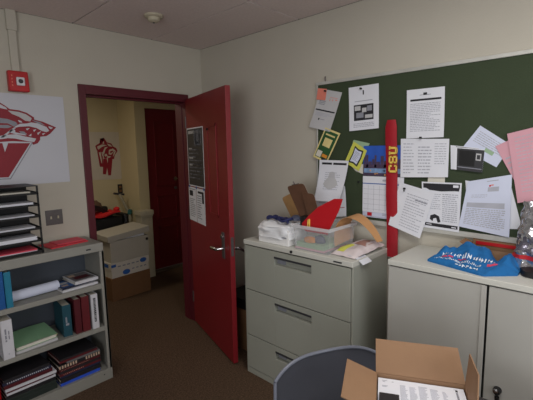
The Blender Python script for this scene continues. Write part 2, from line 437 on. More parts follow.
# ------------------------------------------------------------------ grey bookshelf
SX0, SX1, SD, ST = -2.055, -1.141, -.3223, .994
bs = thing('bookshelf','grey metal bookshelf with three shelves beside the red doorway','bookshelf',(SX1,SD,0))
W = SX1-SX0; D = -SD-.014
b = MB(); b.box(-W,0,0,D,.936,ST-0.0); b.build('top','shelf_metal',bs,bevel=.004)
for x0 in (-.016,-W):
    b = MB(); b.box(x0,x0+.016,.0,D,0,.936); b.box(x0-(.014 if x0>-.1 else 0),x0+.016+(.014 if x0<-.1 else 0),0,.018,.08,.936)
    b.build('side_panel','shelf_metal',bs,bevel=.002)
MB().box(-W+.016,-.016,D-.008,D,.08,.936).build('back_panel','shelf_shade',bs)
for z in (.673,.368): MB().box(-W+.016,-.016,.004,D-.008,z,z+.032).build('shelf','shelf_metal',bs,bevel=.002)
b = MB(); b.box(-W+.016,-.016,.0,D-.008,0.0,.08); b.build('plinth','shelf_metal',bs,bevel=.002)
MB().box(-.115,-.085,-.002,0,.958,.966).build('maker_badge','ink_dark',bs)
MB().lathe([(.004,0),(.004,-.002)],10,axis='y',c=(-.06,0,.05)).build('bolt','ink_dark',bs)
S1, S2, S3 = .705, .400, .080     # surfaces of the shelves

def book(name, label, loc, L, Dp, T, cover, pg='pages', rz=0, stand=False, cat='book', group=None, spine=None, binder=False, ry=0):
    """lies flat: spine along x at y=0, pages behind; stand: spine upright"""
    t = thing(name, label, cat, loc, rz, group)
    if stand: t.rotation_euler = (0, ry, rz)
    def tr(b):
        if stand: b.T = Matrix(((0,0,1,0),(0,1,0,0),(1,0,0,0),(0,0,0,1)))   # swaps x and z
        return b
    c = .003 if not binder else .004
    b = tr(MB()); b.box(0,L,0,Dp,0,c); b.box(0,L,0,Dp,T-c,T); b.box(0,L,0,c,c,T-c)
    for m in (spine or []):
        b.box(m[0]*L,m[1]*L,-.0008,0.0005,m[2]*T,m[3]*T,m[4])
    b.build('cover', cover, t, bevel=.001)
    b = tr(MB()); b.box(.004,L-.004,c,Dp-.006,c,T-c); b.build('pages', pg, t)
    return t
def spinetext(a,b_,m='ink_dark',seed=1):
    rnd = random.Random(seed); out = []; x = a
    while x < b_: w = .02+.03*rnd.random(); out.append((x,x+w,.32,.68,m)); x += w+.012
    return out
# upper shelf
book('ring_binder','bright blue ring binder standing at left of upper shelf',(-1.775,-.305,S1),.225,.27,.045,'cover_blue',stand=True,binder=True,cat='binder')
book('ring_binder','teal edged folder standing against blue binder on upper shelf',(-1.727,-.312,S1),.218,.27,.034,'cover_teal',stand=True,binder=True,cat='binder')
# paper roll: spiral
rl = thing('paper_roll','white rolled-up paper lying on upper bookshelf shelf','paper roll',(-1.555,-.215,S1+.034),R(4))
b = MB(); prof = []
N = 60
def spiral(a): r = .033-.010*a/(6*math.pi); return r*math.cos(a), r*math.sin(a)
b.sheet(lambda u,v: Vector((-.145+.29*v,)+spiral(u*6*math.pi)), 72, 6, .0006)
b.build('rolled_sheet','paper_blue',rl,smooth=True)
# magazines
book('magazine','white paperback lying lowest in stack on upper shelf',(-1.415,-.300,S1),.235,.19,.014,'cover_white','paper_warm',R(3),group='books lying on upper shelf')
book('magazine','blue and white magazine lying upon the lowest paperback',(-1.412,-.290,S1+.0145),.20,.18,.012,'cover_navy','paper_warm',R(8))
t = book('magazine','white pocket book with dark brown photo cover, topmost of upper shelf stack',(-1.330,-.288,S1+.0268),.158,.20,.020,'cover_white','paper_warm',R(4))
b = MB(); b.box(.01,.15,.02,.19,.020,.0206,'cover_grey'); b.box(.03,.13,.05,.12,.0206,.0210,'cover_maroon'); b.box(.02,.06,.13,.17,.0206,.0210,'cover_beige'); b.build('cover_picture','cover_maroon',t)
t = bpy.data.objects['magazine.001']
b = MB(); b.box(.01,.085,.01,.15,.012,.0124,'cover_blue'); b.box(.02,.06,.03,.06,.0124,.0127,'cover_beige'); b.box(.03,.08,.08,.12,.0124,.0127,'paper_grey'); b.build('cover_picture','cover_navy',t)
# middle shelf
book('ring_binder','white ring binder with spine writing at left of middle shelf',(-1.772,-.320,S2),.24,.26,.058,'cover_white',stand=True,binder=True,cat='binder',spine=[(a,c,p,q,'ink') for a,c,p,q in [(.45,.5,.3,.45),(.52,.62,.3,.45),(.64,.78,.3,.45),(.5,.6,.6,.7),(.62,.72,.6,.7),(.12,.14,.45,.55)]])
book('document_stack','loose white papers stacked under green folder on middle shelf',(-1.705,-.300,S2),.24,.22,.016,'paper_grey','paper',R(3),cat='papers')
gf = thing('green_folder','pale green folder bulging with papers on middle shelf','folder',(-1.70,-.292,S2+.0165),R(4))
b = MB(); b.sheet(lambda u,v: Vector((.24*u,.21*v,.022+.018*v+.006*math.sin(u*3))),8,8,.001); b.build('top_cover','folder_green',gf)
b = MB(); b.box(.003,.232,.006,.2,.0,.018); b.build('papers','paper_warm',gf)
b = MB(); b.box(0,.24,0,.21,-.0005,.0005); b.build('bottom_cover','folder_green',gf)
b = MB()
b.lathe([(.004,-.02),(.016,-.012),(.02,0),(.014,.012),(.004,.018)],14)
place(b,'crumpled_tissue','yellow_blob',(-1.468,-.225,S2+.045),'small cream crumpled wad beside green folder','wad',smooth=True).scale = (1.1,.9,.8)
bpy.data.objects['crumpled_tissue'].location.z = S2+.018
book('book','thick teal hardback standing on middle shelf',(-1.425,-.285,S2),.215,.21,.052,'cover_teal2',stand=True,spine=[(.35,.42,.3,.7,'ink'),(.44,.62,.3,.5,'ink')],rz=R(-4))
book('book','dark red hardback standing in front against teal book',(-1.354,-.300,S2),.24,.23,.040,'cover_maroon',stand=True,rz=R(-2))
book('book','dark red thick hardback touching white binder on middle shelf',(-1.309,-.303,S2),.245,.23,.050,'cover_maroon2',stand=True,rz=R(-2))
book('ring_binder','narrow white binder with vertical dark writing at right of middle shelf',(-1.247,-.310,S2),.245,.24,.044,'cover_white',stand=True,binder=True,cat='binder',spine=spinetext(.2,.9,'ink_dark',4),rz=R(-2))
# bottom shelf stacks
def stack(x, y, z, items, L0):
    rnd = random.Random(int(abs(x)*100))
    for nm, lab, cov, pg, T, L, dx, rz, sp in items:
        book(nm, lab, (x+dx, y+rnd.uniform(-.006,.006), z), L, .215, T, cov, pg, R(rz), spine=sp); z += T+.0006
dots = [(a/24,a/24+.018,.3,.7,'cover_white') for a in range(2,23)]
stack(-1.785,-.305,S3,[
 ('book','black book lying lowest in left stack on bottom shelf','cover_green','pages',.034,.28,.01,2,None),
 ('book','dark green book second from below in left bottom stack','cover_green','pages',.026,.285,.0,1,None),
 ('book','black book under the two pale books in left bottom stack','cover_dark','pages',.024,.28,.005,3,None),
 ('book','lower pale grey book in left bottom stack','cover_white','paper_warm',.014,.275,.01,2,None),
 ('book','dark red thin book between the two pale books','cover_maroon','pages',.012,.26,.012,2,None),
 ('book','upper pale grey book in left bottom stack','cover_white','paper_warm',.016,.285,.004,1,None),
 ('book','maroon book above the pale books in left bottom stack','cover_maroon','pages',.022,.27,.0,2,None),
 ('book','navy spiral notebook with row of white dots on spine','cover_navy','pages',.020,.27,-.005,2,dots),
 ('book','black notebook lying topmost in left bottom stack','cover_dark','pages',.018,.26,.0,4,None)],.28)
spir = [(a/16,a/16+.035,.1,.9,'cover_beige') for a in range(0,7)]+[(a/16,a/16+.035,.1,.9,'cover_beige') for a in range(10,16)]
stack(-1.478,-.300,S3,[
 ('book','bright blue book lying lowest in right stack on bottom shelf','cover_bright_blue','pages',.022,.26,.0,0,None),
 ('book','black book on the bright blue book in right bottom stack','cover_dark','pages',.026,.27,.0,1,None),
 ('book','navy book in middle of right bottom stack','cover_navy','pages',.018,.265,.004,1,None),
 ('book','dark red notebook with dotted spine in right bottom stack','cover_maroon2','pages',.016,.27,.0,1,[(a/24,a/24+.015,.35,.65,'cover_beige') for a in range(2,14)]),
 ('book','black and red book under the dotted spiral book','cover_dark','pages',.014,.265,.003,0,None),
 ('book','maroon spiral book with fine pale dots','cover_maroon','pages',.016,.27,.0,1,[(a/30,a/30+.012,.4,.6,'cover_beige') for a in range(1,22)]),
 ('book','notebook with thick beige spiral rings in right bottom stack','cover_dark','pages',.026,.275,.0,1,spir),
 ('book','grey book on the beige spiral notebook','cover_grey','pages',.012,.22,.05,0,None),
 ('book','brown-red book above the grey one in right bottom stack','cover_maroon2','pages',.018,.25,.006,2,None),
 ('book','thin black book lying topmost in right bottom stack','cover_dark','pages',.012,.24,.01,1,None)],.27)
book('book','bright red book standing at far left of bottom shelf',(-1.845,-.31,S3),.23,.22,.040,'alarm_red',stand=True)

# letter tray on the shelf
lt = thing('letter_tray','black tiered letter tray full of papers atop grey bookshelf','letter tray',(-1.500,-.302,ST))
TW, TD, TH = .345, .25, .420
for x in (-.010,-TW):
    for y in (0,TD-.01): MB().box(x,x+.010,y,y+.010,0,TH).build('post','black',lt,bevel=.001)
MB().box(-TW,-TW+.003,.01,TD-.01,0,TH-.005).build('side_panel','black_mesh',lt)  # unseen left side, added to block light and darken the compartments
lev = [.012,.080,.154,.229,.300,.370]
for z in lev:
    b = MB(); b.box(-TW,-.002,0.003,TD,z,z+.003); b.box(-TW,0,0,.004,z-.004,z+.008); b.box(-.003,0,.004,TD,z,z+.010); b.build('tray','black_mesh',lt)
MB().box(-TW,0,0.0,TD,TH-.004,TH).build('top_panel','black',lt)
MB().box(-TW,-.012,TD-.05,TD-.046,0.02,TH-.01).build('back_panel','black_mesh',lt)
tp = [('pink_folder','bright pink folder in lowest compartment of letter tray',.0,.014,-.02,-.004),('paper','thick wavy stack of white paper in second compartment from below',.0835,.026,-.01,-.014),
      ('paper','white papers in third compartment from below of letter tray',.1575,.012,-.02,-.006),('paper','white papers in fourth compartment from below of letter tray',.2325,.010,-.01,-.006),
      ('paper','fanned white papers in fifth compartment from below',.3035,.016,-.02,-.012),('paper_warm','cream papers in topmost compartment of letter tray',.3735,.012,-.05,-.008)]
for k,(m,lab,z,t_,dx,dy) in enumerate(tp):
    b = MB(); n = 4
    if k == 0: z = .016
    for j in range(n):
        z0 = t_*j/n
        b.T = Matrix.Rotation(R([0,1.5,-1,2][j]),4,'Z')
        b.box(-.145,.145,-.100,.035,z0,z0+t_/n-.0005, ('paper' if (k==0 and j<2) else None))
    place(b,'paper_stack',m,(-1.500-.172+dx*.3,-.302+.118+dy,ST+z),lab,'papers')
# red folders on shelf top
b = MB(); b.box(0,.25,0,.17,0,.006)
place(b,'folder','red_folder_paper',(-1.44,-.245,ST),'red folder lying lower on bookshelf top beside letter tray','folder',R(9))
b = MB(); b.box(0,.19,0,.135,0,.004)
place(b,'folder','pink_folder',(-1.385,-.190,ST+.0065),'pinkish red folder lying on the red folder','folder',R(4))

# ------------------------------------------------------------------ posters on open door
ca, sa = math.cos(DA), math.sin(DA)
def on_leaf(s, z, d=.003): return (HX+s*ca+d*sa, HY+s*sa-d*ca, z)
def leaf_sheet(name,label,s0,s1,z0,z1,marks,base,cat='poster',tilt=0):
    b = MB(); b.box(s0,s1,-.0008,0,z0,z1)
    for u0,v0,u1,v1,m in marks:
        b.box(s0+(s1-s0)*u0,s0+(s1-s0)*u1,-.0013,-.0008,z1-(z1-z0)*v1,z1-(z1-z0)*v0,m)
    o = b.build(name, base); o.location = (HX+.0015*sa,HY-.0015*ca,0); o.rotation_euler = (0,tilt,DA)
    return tag(o,label,cat)
mk = [(.03,.02,.97,.98,'dark_grey')]+[(.1,.05,.45,.10,'paper_grey'),(.45,.04,.9,.30,'ink')]+textrows(.1,.36,.9,.9,9,'ink',3,.35)
mk2 = [(.45,.06,.9,.1,'paper_grey'),(.5,.1,.58,.26,'paper_grey'),(.76,.1,.84,.26,'paper_grey'),(.55,.24,.8,.29,'paper_grey')]
leaf_sheet('notice_poster','dark grey notice with white border taped on open red door',.015,.415,1.295,1.795,mk+mk2+[(.1,.34,.3,.36,'paper_grey'),(.1,.5,.35,.52,'paper_grey'),(.1,.62,.3,.64,'paper_grey')],'paper')
pl = [(.12,.1,.6,.26,'ink_dark'),(.1,.05,.9,.07,'ink')]+textrows(.12,.34,.85,.9,10,'ink',6,.4)
leaf_sheet('notice_sheet','narrow white notice on red door beneath dark poster, hinge side',.0,.19,.985,1.285,pl,'paper','notice')
pr_ = [(.2,.08,.9,.14,'ink_dark'),(.68,.14,.9,.40,'ink_dark')]+textrows(.1,.2,.6,.9,11,'ink',7,.4)
leaf_sheet('notice_sheet','narrow white notice on red door beneath dark poster, handle side',.2,.40,.985,1.285,pr_,'paper','notice')
for s in (.03,.21,.39):
    b = MB(); b.box(-.011,.011,-.001,0,-.011,.011)
    o = place(b,'tape_square','box_blue',on_leaf(s,1.288,.0035),'small blue tape square under dark poster on red door','tape',DA,'blue tape squares on the red door')

# ------------------------------------------------------------------ hall things
hp = lambda p: ((p[0])/267., (p[1])/400.)
hs = [('poly',[hp(p) for p in q],m,l) for q,m,l in [
 ([(50,115),(90,90),(108,95),(95,55),(122,85),(130,48),(152,85),(190,95),(205,120),(232,135),(242,160),(215,195),(205,228),(170,228),(140,218),(110,222),(70,165),(60,150)],'logo_red',0),
 ([(63,160),(100,165),(107,230),(105,292),(76,290)],'logo_red',1),
 ([(110,225),(155,215),(192,225),(168,366),(144,366),(138,300),(125,356),(97,354)],'logo_red',1),
 ([(65,120),(110,103),(152,110),(110,122),(72,146)],'hall_poster',2),
 ([(165,150),(200,138),(226,158),(206,166),(182,192),(160,186)],'hall_poster',2),
 ([(168,165),(195,155),(205,162),(180,180)],'logo_red',3),
 ([(105,178),(130,128),(160,122),(135,145),(120,186)],'hall_poster',2),
 ([(145,200),(182,205),(160,218),(148,214)],'hall_poster',3),
 ([(120,192),(140,180),(150,196),(132,206)],'hall_poster',2),
 ([(98,168),(110,222),(118,222),(112,168)],'hall_poster',2),([(112,95),(125,75),(128,98)],'hall_poster',2),([(150,95),(180,105),(198,122),(168,118)],'hall_poster',2),([(76,170),(92,166),(98,250),(92,262)],'hall_poster',2),([(208,170),(228,158),(212,190),(196,208)],'hall_poster',3),
 ([(140,215),(152,215),(146,262)],'hall_poster',3)]]
paper('wolf_poster','smaller cream poster with red wolf emblem on hallway wall','poster',
      [(-.215,1.851),(.185,1.855),(.185,1.240),(-.215,1.250)],hs,'hall_poster','A',2.046,n=2)
wp = thing('wall_outlet','dark wall plate with two sockets on hallway wall','wall outlet',(.150,2.05,1.045))
MB().box(-.033,.033,-.007,0,0,.125).build('wall_plate','black',wp,bevel=.002)
for z in (.02,.072): MB().box(-.018,.018,-.010,-.006,z,z+.032).build('socket','card_dark',wp,bevel=.002)
b = MB(); b.box(.0,.012,2.043,2.05,1.85,H)
# stack of boxes in the hall; local frame: nearest lower corner at origin, +x along hall wall
SXX, SYY = -.505, 1.035; SR = R(3)
def hb(z): return (SXX, SYY, z)
bx1 = thing('cardboard_box','brown cardboard box at bottom of hallway box stack','box',hb(0),SR)
MB().box(0,.47,0,.30,0,.255).build('carton','card_dark',bx1,bevel=.003)
MB().box(0,.47,.13,.17,.2553,.2560,None).build('tape','card_inner',bx1)
bx2 = thing('paper_carton','white printer paper carton with blue ovals between brown and grey boxes','box',(SXX+.01,SYY,.2565),SR+R(1))
def oval(b,cx,cz,rx,rz_,y,m):
    b.prism([(cx+rx*math.cos(a*math.pi/10),y,cz+rz_*math.sin(a*math.pi/10)) for a in range(20)],(0,.002,0),m)
b = MB(); b.box(0,.45,0,.29,0,.095); oval(b,.17,.038,.045,.028,-.0012,'box_blue')
for k in range(4): b.box(.24+.05*k,.27+.05*k,-.0008,.001,.05,.062,'ink')
b.build('carton','carton_white',bx2)
b = MB(); b.box(-.006,.456,-.006,.296,.088,.165); oval(b,.38,.125,.042,.026,-.0072,'box_blue'); b.box(-.0068,-.0055,.05,.16,.11,.15,'box_blue'); b.box(-.004,.05,-.0068,-.005,.12,.150,'box_blue')
for k in range(5): b.box(.07+.055*k,.105+.055*k,-.0068,-.0055,.112,.126,'ink')
b.build('lid','carton_white',bx2)
bk = thing('file_box','grey banker box with skewed lid atop hallway box stack','box',(SXX+.015,SYY+.004,.4225),SR)
MB().box(0,.46,0,.30,0,.235).build('carton','banker_grey',bk,bevel=.003)
b = MB(); b.box(.06,.42,.02,.28,.236,.258); b.build('papers','paper',bk)
ld = MB(); ld.T = Matrix.Translation((-.03,-.02,.245)) @ Matrix.Rotation(R(-5),4,'Y') @ Matrix.Rotation(R(2),4,'X')
ld.box(0,.50,0,.33,.045,.050); ld.box(0,.50,0,.004,-.012,.045); ld.box(0,.50,.326,.33,-.01,.045); ld.box(0,.004,0,.33,-.012,.045); ld.box(.496,.50,0,.33,-.01,.045)
ld.build('lid','banker_grey',bk,bevel=.002)
b = MB(); b.lathe([(.016,0),(.016,-.003)],14,axis='y',c=(.44,-.001,.19)); b.build('hand_hole','black',bk)
# dark bench in hall with red cloth, bag and T pole
bn = thing('hall_bench','black leather bench with padded arm and pale lower rail in hallway','bench',(-.15,1.70,0))
MB().box(-.75,.06,-.20,.20,.65,.84).build('seat','black_leather',bn,bevel=.03)
MB().box(.06,.13,-.20,.20,.50,.86).build('armrest','black_leather',bn,bevel=.03)
MB().box(-.75,.16,-.22,-.20,.47,.65).build('rail','pole_cream',bn,bevel=.01)
MB().box(-.75,.06,.20,.28,.84,.92).build('backrest','black_leather',bn,bevel=.03)
for x in (-.72,.05):
    for y in (-.17,.2): MB().box(x,x+.04,y,y+.04,0,.65).build('leg','black',bn)
def blob(sx,sy,sz,seed,amp=.25,sub=3,flat=True):
    bm = bmesh.new(); bmesh.ops.create_icosphere(bm, subdivisions=sub, radius=1)
    for v in bm.verts:
        d = 1+amp*noise.noise(v.co*1.7+Vector((seed,seed*2,0)))+amp*.4*noise.noise(v.co*5+Vector((seed,0,seed)))
        v.co = Vector((v.co.x*sx,v.co.y*sy,v.co.z*sz))*d
        if flat: v.co.z = max(v.co.z,-sz*.45)
    zmin = min(v.co.z for v in bm.verts)
    vs = [tuple(v.co-Vector((0,0,zmin))) for v in bm.verts]; fs = [tuple(q.index for q in f.verts) for f in bm.faces]; bm.free()
    b = MB(); b.add(vs,fs); return b
b = MB(); b.sheet(lambda u,v: Vector((-.36+.44*u,-.20+.28*v,.03+.012*math.sin(9*u+3*v)+.03*u*u)),16,10,.02)
place(b,'red_cloth','red_cloth',(-.22,1.68,.845),'bright red cloth lying on hallway bench','cloth',smooth=True)
o = place(blob(.035,.04,.03,5),'cloth_bundle','red_cloth',(-.12,1.62,.895),'small round red bundle at right end of red cloth','bundle',smooth=True)
bg = thing('handbag','brown and black bag resting on the red cloth in hallway','bag',(-.40,1.70,.90))
blob(.13,.10,.10,2).build('bag_body','brown_bag',bg,smooth=True)
b = MB(); b.sheet(lambda u,v: Vector((-.10+.30*u,-.14+.02*v,.10-.10*u+.03*math.sin(4*u)-.06*v)),10,4,.01); b.build('flap','black',bg,smooth=True)
tpz = thing('t_handle_pole','pale pole with dark T handle leaning behind hallway bench','pole',(.125,1.84,.0))
b = MB(); b.tube([(.03,-.02,0),(.015,-.02,.80),(-.080,.02,1.06)],.020,10); b.build('shaft','pole_cream',tpz,smooth=True)
b = MB(); b.tube([(-.155,.02,1.075),(-.02,.02,1.05)],.014,10); b.build('grip','dark_grey',tpz,smooth=True)
MB().lathe([(.03,-.03),(.03,.03)],14,c=(.02,-.02,.82)).build('collar','teal',tpz)

# ------------------------------------------------------------------ lateral file cabinet
FX, FL, FR, FT = -.442, -.9853, -1.8548, .9876
fc = thing('file_cabinet','grey three-drawer lateral file cabinet between open door and storage cabinet','cabinet',(FX,FL,0))
w = FL-FR; dp = -FX-.04
b = MB(); b.box(.004,dp,-w,-w+.012,.0,.955); b.box(.004,dp,-.012,0,0,.955); b.box(dp-.01,dp,-w+.012,-.012,0,.955)
b.box(.004,.03,-w+.012,-.012,.0,.045); b.box(.03,dp-.01,-w+.012,-.012,.03,.045)
b.build('body','cab_metal',fc,bevel=.002)
b = MB(); b.box(-.004,dp,-w,0,.955,FT); b.build('top','cab_top_lit',fc,bevel=.004)
for k,(z0,z1) in enumerate([(.637,.948),(.299,.631),(.05,.293)]):
    hy0, hy1 = -.585, -.285; hz1 = z1-.035; hz0 = hz1-.055
    b = MB()
    y0, y1 = -w+.016, -.016
    b.box(.0,.018,y0,hy0,z0,z1); b.box(.0,.018,hy1,y1,z0,z1); b.box(.0,.018,hy0,hy1,z0,hz0); b.box(.0,.018,hy0,hy1,hz1,z1)
    b.box(.03,.032,hy0-.01,hy1+.01,hz0-.01,hz1+.01)
    b.box(.018,.03,hy0-.01,hy0,hz0,hz1); b.box(.018,.03,hy1,hy1+.01,hz0,hz1); b.box(.018,.03,hy0,hy1,hz1,hz1+.005); b.box(.018,.03,hy0,hy1,hz0-.005,hz0)
    dr = b.build('drawer','cab_metal',fc,bevel=.0015)
    MB().box(-.002,.012,hy0,hy1,hz1-.012,hz1).build('handle','dark_grey',dr)
    MB().box(.026,.030,hy1-.075,hy1-.004,hz0+.006,hz1-.014).build('label_slot','ink',dr)
b = MB(); b.lathe([(.009,0),(.009,-.006)],14,axis='x',c=(-.004,-.435,.972)); b.build('lock','black',fc)
MB().box(-.0055,-.003,-.80,-.745,.967,.975).build('maker_badge','ink_dark',fc)

# ------------------------------------------------------------------ storage cabinet at right
RX, RL, RT = -.4037, -2.0381, 1.0321
sc = thing('storage_cabinet','wide light grey two-door metal storage cabinet below bulletin board','cabinet',(RX,RL,0))
w = .914; dp = -RX-.006
b = MB(); b.box(.006,dp,-w,-w+.01,0,RT-.03); b.box(.006,dp,-.01,0,0,RT-.03); b.box(dp-.01,dp,-w+.01,-.01,0,RT-.03); b.box(.02,dp-.01,-w+.01,-.01,.05,.06)
b.box(.006,.02,-w+.01,-.01,0,.05)
b.build('body','cab_metal_right',sc,bevel=.002)
b = MB(); b.box(-.006,dp,-w,0,RT-.028,RT); b.build('top','cab_top_lit',sc,bevel=.003)
b = MB(); b.box(-.0,.018,-.446,-.004,.055,RT-.034); b.box(-.006,.0,-.462,-.440,.055,RT-.034); b.build('door','cab_metal_right',sc,bevel=.002)
rd = MB(); rd.box(.0,.018,-w+.004,-.470,.055,RT-.034); rd = rd.build('door','cab_metal_right',sc,bevel=.002)
b = MB(); b.lathe([(.017,0),(.017,-.012),(.013,-.024)],18,axis='x',c=(0,-.527,.535)); b.tube([(-.020,-.527,.535),(-.032,-.532,.52),(-.034,-.54,.43)],[.011,.010,.007],10)
hd = b.build('handle','black',rd,smooth=True)
b = MB(); b.lathe([(.010,-.024),(.010,-.030),(.005,-.032)],16,axis='x',c=(0,-.524,.540)); b.build('lock','chrome',hd,smooth=True)

# ------------------------------------------------------------------ bin behind door
wb = thing('waste_bin','brown waste bin with black rim standing between door and file cabinet','bin',(-.15,-.72,0))
b = MB()
for i in range(1): b.hexa([(-.10,-.14,0),(.10,-.14,0),(.10,.14,0),(-.10,.14,0)],[(-.12,-.17,.36),(.12,-.17,.36),(.12,.17,.36),(-.12,.17,.36)])
b.build('bin_body','card_dark',wb,bevel=.004)
b = MB(); b.hexa([(-.122,-.172,.355),(.122,-.172,.355),(.122,.172,.355),(-.122,.172,.355)],[(-.124,-.174,.44),(.124,-.174,.44),(.124,.174,.44),(-.124,.174,.44)])
b.build('liner_rim','black',wb,bevel=.004)

# ------------------------------------------------------------------ bulletin board
BL, BR, BT, BB = -1.296, -3.15, 2.03, 1.145
bb = thing('bulletin_board','long dark green bulletin board in thin metal frame above the cabinets','bulletin board',(0,BL,BB))
w = BL-BR; h = BT-BB
MB().box(-.010,0,-w,0,0,h).build('fabric_panel','board_green',bb)
b = MB(); b.box(-.018,0,-w,.0,h,h+.020); b.box(-.014,0,-.012,.0,-.0,h+.020); b.box(-.018,0,-w-.016,-w,0,h+.02); b.build('frame','aluminium',bb,bevel=.002)
b = MB(); b.box(-.024,0,-w,.016,-.028,0); b.build('bottom_rail','aluminium',bb,bevel=.002)
b = MB(); b.tube([(-.01,-.072,h+.02),(-.012,-.072,h+.045),(-.016,-.076,h+.05)],.004,8); b.build('hanger','steel',bb)

def bow(a): return lambda u,v: a*v*v
def warp(a,b_): return lambda u,v: a*v*v+b_*math.sin(u*3.1)
paper('memo','tilted grey-white memo with salmon tag at upper left corner of board','paper',
      [(-1.325,2.008),(-1.493,1.965),(-1.405,1.715),(-1.232,1.757)],
      [(.55,.16,.9,.17,'salmon'),(.55,.20,.58,.26,'salmon'),(.68,.19,.71,.25,'salmon'),(.8,.2,.9,.22,'salmon'),(.05,.50,.95,.535,'ink_dark'),(.3,.72,.36,.77,'ink_dark'),(.4,.735,.6,.75,'ink')]+textrows(.1,.28,.4,.4,3,'ink',2)+textrows(.1,.58,.9,.68,3,'ink_light',3),'paper_grey',curl=bow(.012),depth=-.013)
b = MB(); b.box(-.0008,0,-.075,0,-.075,0)
place(b,'sticky_note','salmon',(-.0165,-1.312,2.012),'salmon sticky note on corner of tilted memo','note',rot=(R(10),0,0))
paper('flyer','white flyer with a black and white photograph near board top','paper',
      [(-1.544,1.988),(-1.753,1.991),(-1.762,1.723),(-1.556,1.713)],
      [(.17,.42,.83,.78,'ink_dark'),(.2,.45,.4,.55,'paper_grey',1),(.25,.6,.5,.72,'ink',1),(.45,.5,.6,.6,'paper_grey',1),(.62,.46,.78,.58,'ink',1),(.55,.66,.8,.74,'paper_grey',1),(.48,.10,.52,.20,'ink_dark'),(.2,.33,.8,.35,'ink_light')]+textrows(.15,.84,.85,.95,3,'ink_light',9),curl=bow(.006))
paper('letter','white typed letter with black rule at top centre of board','paper',
      [(-1.933,1.929),(-2.144,1.927),(-2.151,1.656),(-1.941,1.654)],
      [(.10,.20,.92,.24,'ink_dark'),(.45,.08,.55,.13,'ink_dark'),(.35,.12,.65,.13,'ink')]+textrows(.1,.29,.9,.88,17,'ink_light',11,.45),curl=bow(.008))
paper('pamphlet_card','tilted green and yellow card showing a plant, below the memo','card',
      [(-1.362,1.745),(-1.482,1.700),(-1.378,1.503),(-1.262,1.548)],
      [(.08,.06,.92,.94,'card_green'),(.2,.15,.8,.2,'card_yellow',1),(.25,.28,.75,.55,'card_yellow',1),(.12,.72,.45,.92,'paper_warm',1),(.5,.78,.85,.88,'card_orange',1),(.55,.9,.9,.97,'ink_dark',1)],'card_yellow',curl=bow(.006),depth=-.024)
paper('torn_paper','small greenish torn paper with salmon edge tucked behind yellow note','paper',
      [(-1.585,1.655),(-1.70,1.630),(-1.675,1.585),(-1.560,1.60)],[(.3,.5,.6,.9,'salmon'),(.0,.3,.2,.9,'teal')],'green_paper')
paper('yellow_note','tilted yellow-green note with a black bordered white panel','note',
      [(-1.585,1.645),(-1.680,1.585),(-1.625,1.455),(-1.518,1.510)],
      [('poly',[(.2,.12),(.5,.16),(.82,.1),(.86,.45),(.80,.88),(.5,.84),(.2,.9),(.24,.5)],'ink_dark',1),('poly',[(.27,.19),(.5,.23),(.75,.18),(.78,.45),(.72,.8),(.5,.77),(.28,.82),(.31,.5)],'paper_blue',2)]+[m+(3,) for m in textrows(.36,.3,.7,.72,7,'ink',5,.35)],'yellow_green',depth=-.021)
paper('cream_note','cream paper corner hanging beneath the yellow-green note','paper',
      [(-1.555,1.50),(-1.66,1.50),(-1.655,1.435),(-1.60,1.455)],[],'paper_warm',depth=-.014)
# cartoon-like sheet and its backing papers
paper('sketch_sheet','white sheet with pencil drawing and dark heading, curling over clip boards','paper',
      [(-1.322,1.523),(-1.553,1.518),(-1.515,1.248),(-1.315,1.246)],
      [(.10,.06,.45,.11,'ink_dark'),(.5,.06,.95,.11,'ink_dark')]+
      [('poly',[(.5+.3*math.cos(a)*(.7+.3*math.sin(3*a)),.5+.22*math.sin(a)) for a in [k*math.pi/8 for k in range(16)]],'paper_grey',1)]+[m+(2,) for m in textrows(.25,.3,.8,.75,9,'ink_light',21,.3)],
      curl=lambda u,v: .01+.06*v*v,depth=-.030)
paper('backing_sheet','white sheet hanging behind the pencil drawing sheet','paper',
      [(-1.285,1.33),(-1.520,1.35),(-1.545,1.15),(-1.290,1.11)],[(.5,.70,.95,.72,'sash_red'),(.1,.5,.5,.52,'ink_light')],curl=bow(.02),depth=-.016)
# calendar
cal = thing('wall_calendar','wall calendar with blue city skyline photo pinned behind red sash','calendar',(-.018,-1.668,1.163))
def flat(name, y0,y1,z0,z1,marks,base,x=0):
    b = MB(); b.box(x-.001,x,y0,y1,z0,z1)
    for k,(u0,v0,u1,v1,m) in enumerate(marks):
        b.box(x-.0014-.0003*(k%3),x-.001,y1+(y0-y1)*u0,y1+(y0-y1)*u1,z1-(z1-z0)*v1,z1-(z1-z0)*v0,m)
    return b.build(name,base,cal)
sky = [(0,.62,1,1,'tower_photo'),(.02,.75,1,.9,'water_photo')]
rnd = random.Random(4); u = .02
while u < .97:
    w_ = .04+.05*rnd.random(); sky.append((u,.28+.3*rnd.random(),u+w_,.72,'tower_photo')); u += w_+.015*rnd.random()
for k in range(14): a = rnd.random()*.95; q = .66+.3*rnd.random(); sky.append((a,q,a+.03+.03*rnd.random(),q+.05,'glow_photo'))
flat('picture',-.272,0,.265,.452,sky,'sky_photo')
gm = [(0,.19,1,.215,'box_blue'),(.5,.08,.72,.13,'ink_light')]
for r in range(1,6): gm.append((.02,.215+.14*r,.98,.222+.14*r,'ink_light'))
for r in range(1,7): gm.append((r/7-.003,.25,r/7+.003,.96,'ink_light'))
flat('date_page',-.272,0,.035,.262,gm,'paper',-.003)
flat('advert_strip',-.272,0,.0,.045,[(.12,.3,.24,.8,'folder_red'),(.5,.3,.9,.4,'ink_light'),(.5,.5,.9,.6,'ink_light'),(0,.86,1,.9,'ink')],'paper_blue')
